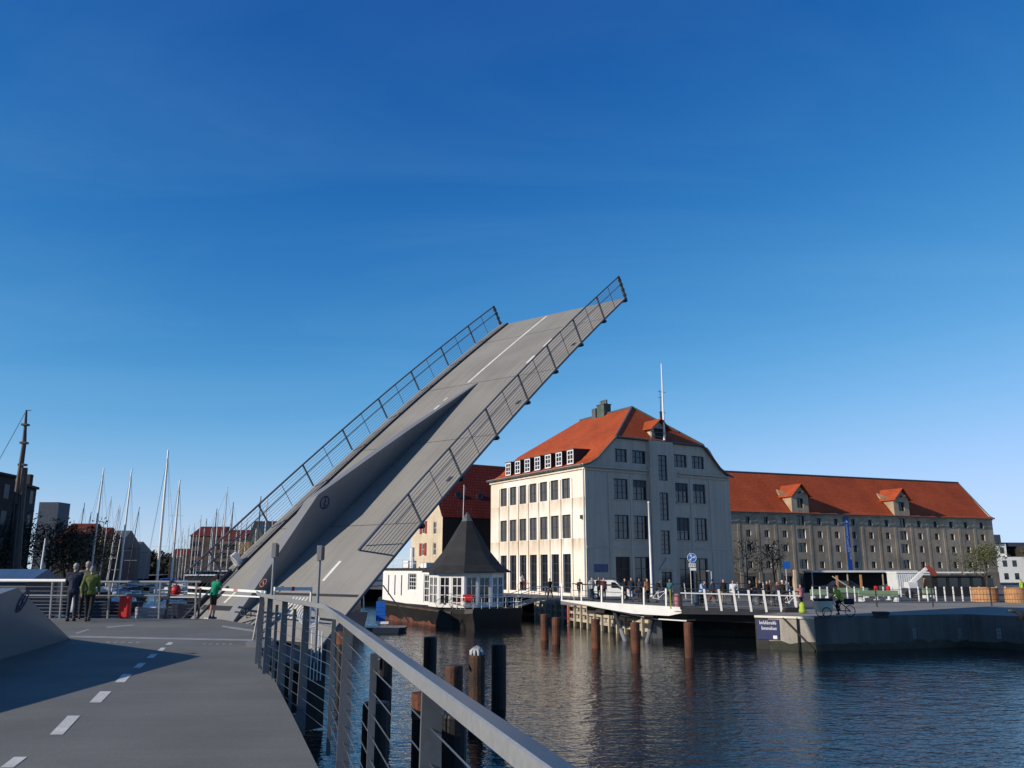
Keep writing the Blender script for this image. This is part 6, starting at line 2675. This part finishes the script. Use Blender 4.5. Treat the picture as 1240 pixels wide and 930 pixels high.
tag(b.build("timber_post", mat("pale_timber", (.5, .38, .27), .8, var=.15), bevel=.02), "pale timber post beside the person in pink", "post")
# bins and waste by the span
p = on_span(820, 735)
b = MB()
b.lathe(p, [(.22, 0), (.24, .05), (.25, .75), (.2, .88), (.08, .92)], 12)
tag(b.build("waste_bin", pink, smooth=False), "faded pink bin beside the dark gate post", "bin")
p = on_span(843, 733)
b = MB()
b.lathe(p, [(.24, 0), (.25, .8), (.2, .88)], 12)
tag(b.build("waste_bin", mat("blue_bin", (.025, .06, .10), .5)), "blue bin beneath the round arrow sign", "bin")

# sign board on the quay corner: stands on the lit wall
s0, s1 = V((15.3, 54.0, 0)), V((18.4, 52.2, 0))
sdv = (s1 - s0).normalized()
sn = V((-abs(sdv.y), -abs(sdv.x), 0)).normalized()
sb = thing("quay_board", "dark navy board with white lettering on the quay corner under the span", "sign board", G(945, 760, 1))
b = MB()
b.obox(s0 + sdv * .78 + sn * .035 + Z * 1.17, sdv * .68, sn * .03, Z * .6)
b.build("panel", M_navy, sb)
for i, (zz, L, xo) in enumerate(((1.55, 9, .30), (1.22, 8, .42))):
    b = MB()
    x = xo
    rr = random.Random(11 + i)
    for k in range(L):
        w = rr.uniform(.06, .085)
        hgt = rr.choice([.07, .07, .11])
        p = s0 + sdv * x + sn * .068 + Z * zz
        b.obox(p + Z * (hgt - .07), sdv * .013, sn * .004, Z * hgt)
        b.obox(p + sdv * w * .75, sdv * .013, sn * .004, Z * .06)
        b.obox(p + sdv * w * .38 + Z * (.055 if k % 2 else -.055), sdv * w * .38, sn * .004, Z * .013)
        x += w * 1.35 + .02
    b.build("lettering", M_white, sb)
b = MB()
b.obox(s0 + sdv * 1.2 + sn * .068 + Z * .72, sdv * .12, sn * .004, Z * .1)
b.build("emblem", M_white, sb)
# timber rubbing strakes on the lit corner
b = MB()
b.bar(s0 + sn * .06 + sdv * 1.75 + Z * 1.9, s1 + sn * .06 - sdv * .1 + Z * .05, .1, .1)
b.bar(s0 + sn * .07 + sdv * 2.6 + Z * 1.95, s0 + sn * .07 + sdv * 2.6 + Z * .02, .1, .1)
tag(b.build("corner_strake", M_tar), "dark crossed timber strakes on the sunlit quay corner", "strake")
b = MB()
b.bar(s0 + sn * .05 + Z * (ZQ - .06), s1 + sn * .05 + Z * (ZQ - .06), .12, .13)
tag(b.build("corner_coping", M_reveal), "white coping edge on the quay corner above the navy board", "coping")

# ------------------------------------------------------------------ right quay furniture
for (u, v, kind, lab) in ((1067, 751, 0, "squat black mooring block on the quay edge"), (1229, 751, 1, "black hooked mooring cleat near the photo's right edge")):
    p = gd(u, 748.5 if u < 1100 else 750, ZQ)
    if kind == 0:
        b = MB()
        b.obox(p + Z * .12, (.36, 0, 0), (0, .26, 0), Z * .12)
        b.obox(p + Z * .3, (.42, 0, 0), (0, .3, 0), Z * .08)
        o = b.build("mooring_bollard", M_dark, bevel=.03)
    else:
        b = MB()
        b.path([p + V((.45, 0, .0)), p + V((.35, 0, .35)), p + V((.0, 0, .5)), p + V((-.35, 0, .48))], [.2, .17, .13, .08], 8)
        o = b.build("mooring_cleat", M_dark, smooth=True)
    tag(o, lab, "bollard")
pn = V((.93, -.36, 0))


def wall_point(u, v, a, c):
    a, c = V((*a, 0)), V((*c, 0))
    d = (c - a).normalized()
    n = V((d.y, -d.x, 0))
    r = ray(u, v)
    return c0 + r * ((a - c0).dot(n) / r.dot(n)), d, n


for (u, lab) in ((1107, "pale depth gauge plate on the dark quay wall, leftmost of three"), (1162, "pale depth gauge plate on the dark quay wall, middle of three"), (1209.5, "pale depth gauge plate on the dark quay wall, rightmost of three")):
    seg_ = (right_land[6], right_land[7]) if u < 1174 else (right_land[8], right_land[9])
    p, d, n = wall_point(u, 767, *seg_)
    t = thing("gauge_plate", lab, "plate", p + n * .02)
    b = MB()
    b.obox(p + n * .015, d * .12, n * .014, Z * .30)
    b.build("panel", mat("grey_plate", (.22, .22, .23), .6), t)
    b = MB()
    for k in range(5):
        b.obox(p + n * .033 + Z * (-.22 + k * .11), d * (.09 if k % 2 else .05), n * .003, Z * .018)
    b.build("gauge_marks", M_dark, t)
# dark low fence along the road edge
fc = thing("road_fence", "low dark post and wire fence between pale apron and road", "fence", (40, 72, ZQ))
fpts = [gd(985, 727, ZQ), gd(1062, 735, ZQ), gd(1130, 735, ZQ), gd(1201, 734, ZQ), gd(1270, 733, ZQ)]
for p in fpts:
    b = MB()
    b.tube(p, p + Z * 1.45, .06)
    b.build("post", M_dark, fc)
for z in (.5, .9, 1.3):
    b = MB()
    b.path([p + Z * z for p in fpts], .016, 5)
    b.build("wire", M_dark, fc)
gp = "slim pale posts along the road"
for u in [985, 994, 1003, 1027, 1036, 1047] + [1071 + k * 10.6 for k in range(15)]:
    p = gd(u, 728, ZQ)
    b = MB()
    b.lathe(p, [(.075, 0), (.075, 1.2), (.05, 1.27)], 8)
    o = b.build("road_post", M_tarp)
    tag(o, "slim pale road post in the row before the building site", "post", gp)
# green barriers, red lamps, timber frame of the building site
gb = "pale green site barriers"
for (u0, u1, v, dep, lab) in ((982, 1004, 712, 80, "pale green barrier left of the cargo bike rider"), (1010, 1052, 710, 86, "pale green barrier behind the cargo bike rider"), (1040, 1088, 722, 76, "pale green barrier below the red site lamps"), (1118, 1131, 714, 84, "pale green barrier end by the orange timber post")):
    a, c = XD(u0, dep, 2), XD(u1, dep, 2)
    t = thing("site_barrier", lab, "barrier", ((a.x + c.x) / 2, dep, ZQ), 0, gb)
    b = MB()
    b.box(a.x, c.x, dep - .12, dep + .12, ZQ + .45, ZQ + .95)
    b.build("panel", M_green, t, bevel=.03)
    b = MB()
    for x in (a.x + .2, c.x - .2):
        b.box(x - .1, x + .1, dep - .35, dep + .35, ZQ, ZQ + .348)
    b.build("foot", M_tarp, t)
for (u, lab) in ((1062, "red striped site marker, left of two"), (1077, "red striped site marker, right of two")):
    p = gd(u, 727, ZQ)
    t = thing("site_marker", lab, "marker", p)
    b = MB()
    b.lathe(p, [(.3, 0), (.3, .08), (.14, .1), (.13, .5)], 10)
    b.build("foot", M_tarp, t)
    b = MB()
    b.lathe(p, [(.17, .5), (.19, .52), (.17, 1.25), (.05, 1.3)], 10)
    b.build("lamp_body", M_red, t)
for (u, vt, dep, lab) in ((1015, 697, 96, "bare timber site post left of the tilted prop"), (1044, 696, 98, "bare timber site post between prop and container"), (1122, 700, 86, "orange timber site post by the boom lift")):
    p = XD(u, dep, ZQ)
    zt = D(u, vt, dep).z
    b = MB()
    b.bar(p, V((p.x, dep, zt)), .2, .2)
    tag(b.build("site_post", M_wood), lab, "post")
b = MB()
a, c = XD(1007, 95, 5), XD(1030, 95, 2.6)
a.z, c.z = D(1007, 698, 95).z, D(1030, 712, 95).z
b.bar(a, c, .14, .12)
tag(b.build("timber_prop", M_timber), "slanting timber prop between the bare site posts", "prop")
# dark site vehicles/spoil behind the fence
pc_ = XD(1040, 104, ZQ)
t = thing("site_shelter", "low dark open site shelter before the warehouse plinth", "shelter", pc_)
b = MB()
b.box(pc_.x - 6, pc_.x + 7, 103, 106, ZQ + 2.4, ZQ + 2.62)
b.build("roof", M_tarp, t)
b = MB()
b.box(pc_.x - 5.9, pc_.x + 6.9, 105.6, 105.9, ZQ, ZQ + 2.398)
b.build("back_panel", M_rubber, t)
for x in (-5.8, -1.5, 2.8, 6.8):
    b = MB()
    b.bar((pc_.x + x, 103.3, ZQ), (pc_.x + x, 103.3, ZQ + 2.398), .12, .12)
    b.build("post", M_timber, t)
for (x, y, r, lab) in ((-3.5, 100.5, 1.0, "dark parked car roof line left under the site shelter"), (3.2, 100, 1.0, "dark parked car right under the site shelter")):
    t = thing("parked_car", lab, "car", (pc_.x + x, y, ZQ))
    cx0 = pc_.x + x
    b = MB()
    pr = [(-2.1, .35), (-2.1, .85), (-1.3, .98), (-.7, 1.42), (.9, 1.45), (1.7, 1.0), (2.15, .9), (2.15, .35)]
    b.loft([[V((cx0 + a_, y + yy, ZQ + z)) for a_, z in pr] for yy in (-.82, .82)], True, True)
    b.build("body", M_boatdark if x < 0 else M_frame, t, bevel=.06)
    b = MB()
    b.prism([V((cx0 - .98, y - .825, ZQ + 1.0)), V((cx0 + 1.35, y - .825, ZQ + 1.0)), V((cx0 + .85, y - .825, ZQ + 1.36)), V((cx0 - .62, y - .825, ZQ + 1.36))], (0, -.01, 0))
    b.build("side_window", M_glass, t)
    for a_ in (-1.35, 1.35):
        b = MB()
        b.lathe((cx0 + a_, y - .86, ZQ + .31), [(.31, 0), (.31, .2)], 14, axis=(0, 1, 0))
        b.build("wheel", M_rubber, t)
# containers
x0, x1 = XD(1087, 92, 3).x, XD(1128, 92, 3).x
zt = D(1100, 694, 92).z
t = thing("site_container", "white site container behind the boom lift", "container", ((x0 + x1) / 2, 92, ZQ))
b = MB()
b.box(x0, x1, 92, 94.4, ZQ + .1, zt)
n_ = 16
for k in range(n_):
    xx = x0 + (x1 - x0) * (k + .5) / n_
    b.box(xx - .06, xx + .06, 91.96, 91.998, ZQ + .25, zt - .15)
b.build("container_box", M_tarp, t)
b = MB()
b.box(x0 - .05, x1 + 6.0, 91.9, 94.5, zt + .002, zt + .14)
b.build("container_roof", M_white, t)
b = MB()
b.box(x1 - 1.6, x1 - .7, 91.93, 91.99, ZQ + .3, ZQ + 2.2)
b.build("door", M_steel, t)
x2_, x3 = XD(1129, 90, 3).x, XD(1196, 90, 3).x
zt2 = D(1160, 698, 90).z
t = thing("site_cabin", "long black site cabin between the white container and the tree", "cabin", ((x2_ + x3) / 2, 90, ZQ))
b = MB()
b.box(x2_, x3, 90, 93, ZQ + .05, zt2)
b.build("cabin_box", M_rubber, t)
b = MB()
b.box(x2_ - .1, x3 + .1, 89.8, 93.2, zt2 + .002, zt2 + .12)
b.build("cabin_roof", M_dark, t)
b = MB()
for k in range(5):
    xx = x2_ + .6 + k * 1.25
    b.box(xx, xx + .9, 89.96, 89.998, ZQ + .9, ZQ + 1.9)
b.build("window", M_glass, t)
# boom lift
bp_ = gd(1107, 724, ZQ)
bl = thing("boom_lift", "boom lift with raised white arm and red head before the container", "boom lift", bp_)
b = MB()
b.obox(bp_ + Z * .65, (1.0, 0, 0), (0, .7, 0), Z * .3)
b.build("chassis", M_frame, bl, bevel=.06)
for sx in (-1, 1):
    b = MB()
    b.lathe(bp_ + V((sx * .75, -.8, .38)), [(.38, 0), (.38, .25)], 14, axis=(0, 1, 0))
    b.build("wheel", M_rubber, bl)
b = MB()
b.obox(bp_ + V((-.2, 0, 1.25)), (.5, 0, 0), (0, .5, 0), Z * .3)
b.build("turret", M_tarp, bl, bevel=.05)
e0, e1 = bp_ + V((-.2, 0, 1.4)), D(1123, 687, bp_.y)
b = MB()
b.bar(e0, e0.lerp(e1, .65), .34, .38)
b.bar(e0.lerp(e1, .6), e1, .24, .28)
b.build("arm", M_white, bl)
b = MB()
b.bar(e1 + V((-.1, 0, .12)), e1 + V((.75, 0, -.75)), .4, .36)
b.build("jib", mat("brick_red_paint", (.28, .05, .035), .6), bl)
# planters
for (u0, u1, v, dep, lab) in ((1187, 1217, 728, 74.5, "round wooden planter tub holding the olive tree"), (1226, 1250, 729, 73, "second round wooden planter at the photo's right edge")):
    a, c = XD(u0, dep, 2), XD(u1, dep, 2)
    r = (c.x - a.x) / 2
    cx_ = (a.x + c.x) / 2
    t = thing("wooden_planter", lab, "planter", (cx_, dep + r, ZQ))
    b = MB()
    n_ = 26
    for k in range(n_):
        a0, a1 = 2 * PI * k / n_, 2 * PI * (k + .9) / n_
        f = lambda ang, rr_: V((cx_ + rr_ * math.cos(ang), dep + r + rr_ * math.sin(ang), 0))
        b.prism([f(a0, r) + Z * ZQ, f(a1, r) + Z * ZQ, f(a1, r) + Z * (ZQ + 1.15), f(a0, r) + Z * (ZQ + 1.15)], -(f((a0 + a1) / 2, 1) - V((cx_, dep + r, 0))) * .05)
    b.build("staves", M_wood, t)
    b = MB()
    b.ring((cx_, dep + r, ZQ + 1.18), Z, r - .03, .06, 26, 6)
    b.build("rim", M_wood, t)
    b = MB()
    b.lathe((cx_, dep + r, ZQ), [(r - .09, .05), (r - .09, 1.05)], 20)
    b.build("soil", M_bark, t)
# street lamps, small
for (u, vt, dep, lab) in ((863, 692, 76, "short pale lamp post before the shaded shopfront"),):
    p = XD(u, dep, ZQ)
    zt = D(u, vt, dep).z
    b = MB()
    b.path([p, V((p.x, dep, zt)), V((p.x - .25, dep, zt + .06))], .04, 6)
    b.obox(V((p.x - .3, dep, zt + .05)), (.12, 0, 0), (0, .06, 0), Z * .04)
    tag(b.build("lamp_post", M_alum), lab, "lamp post")
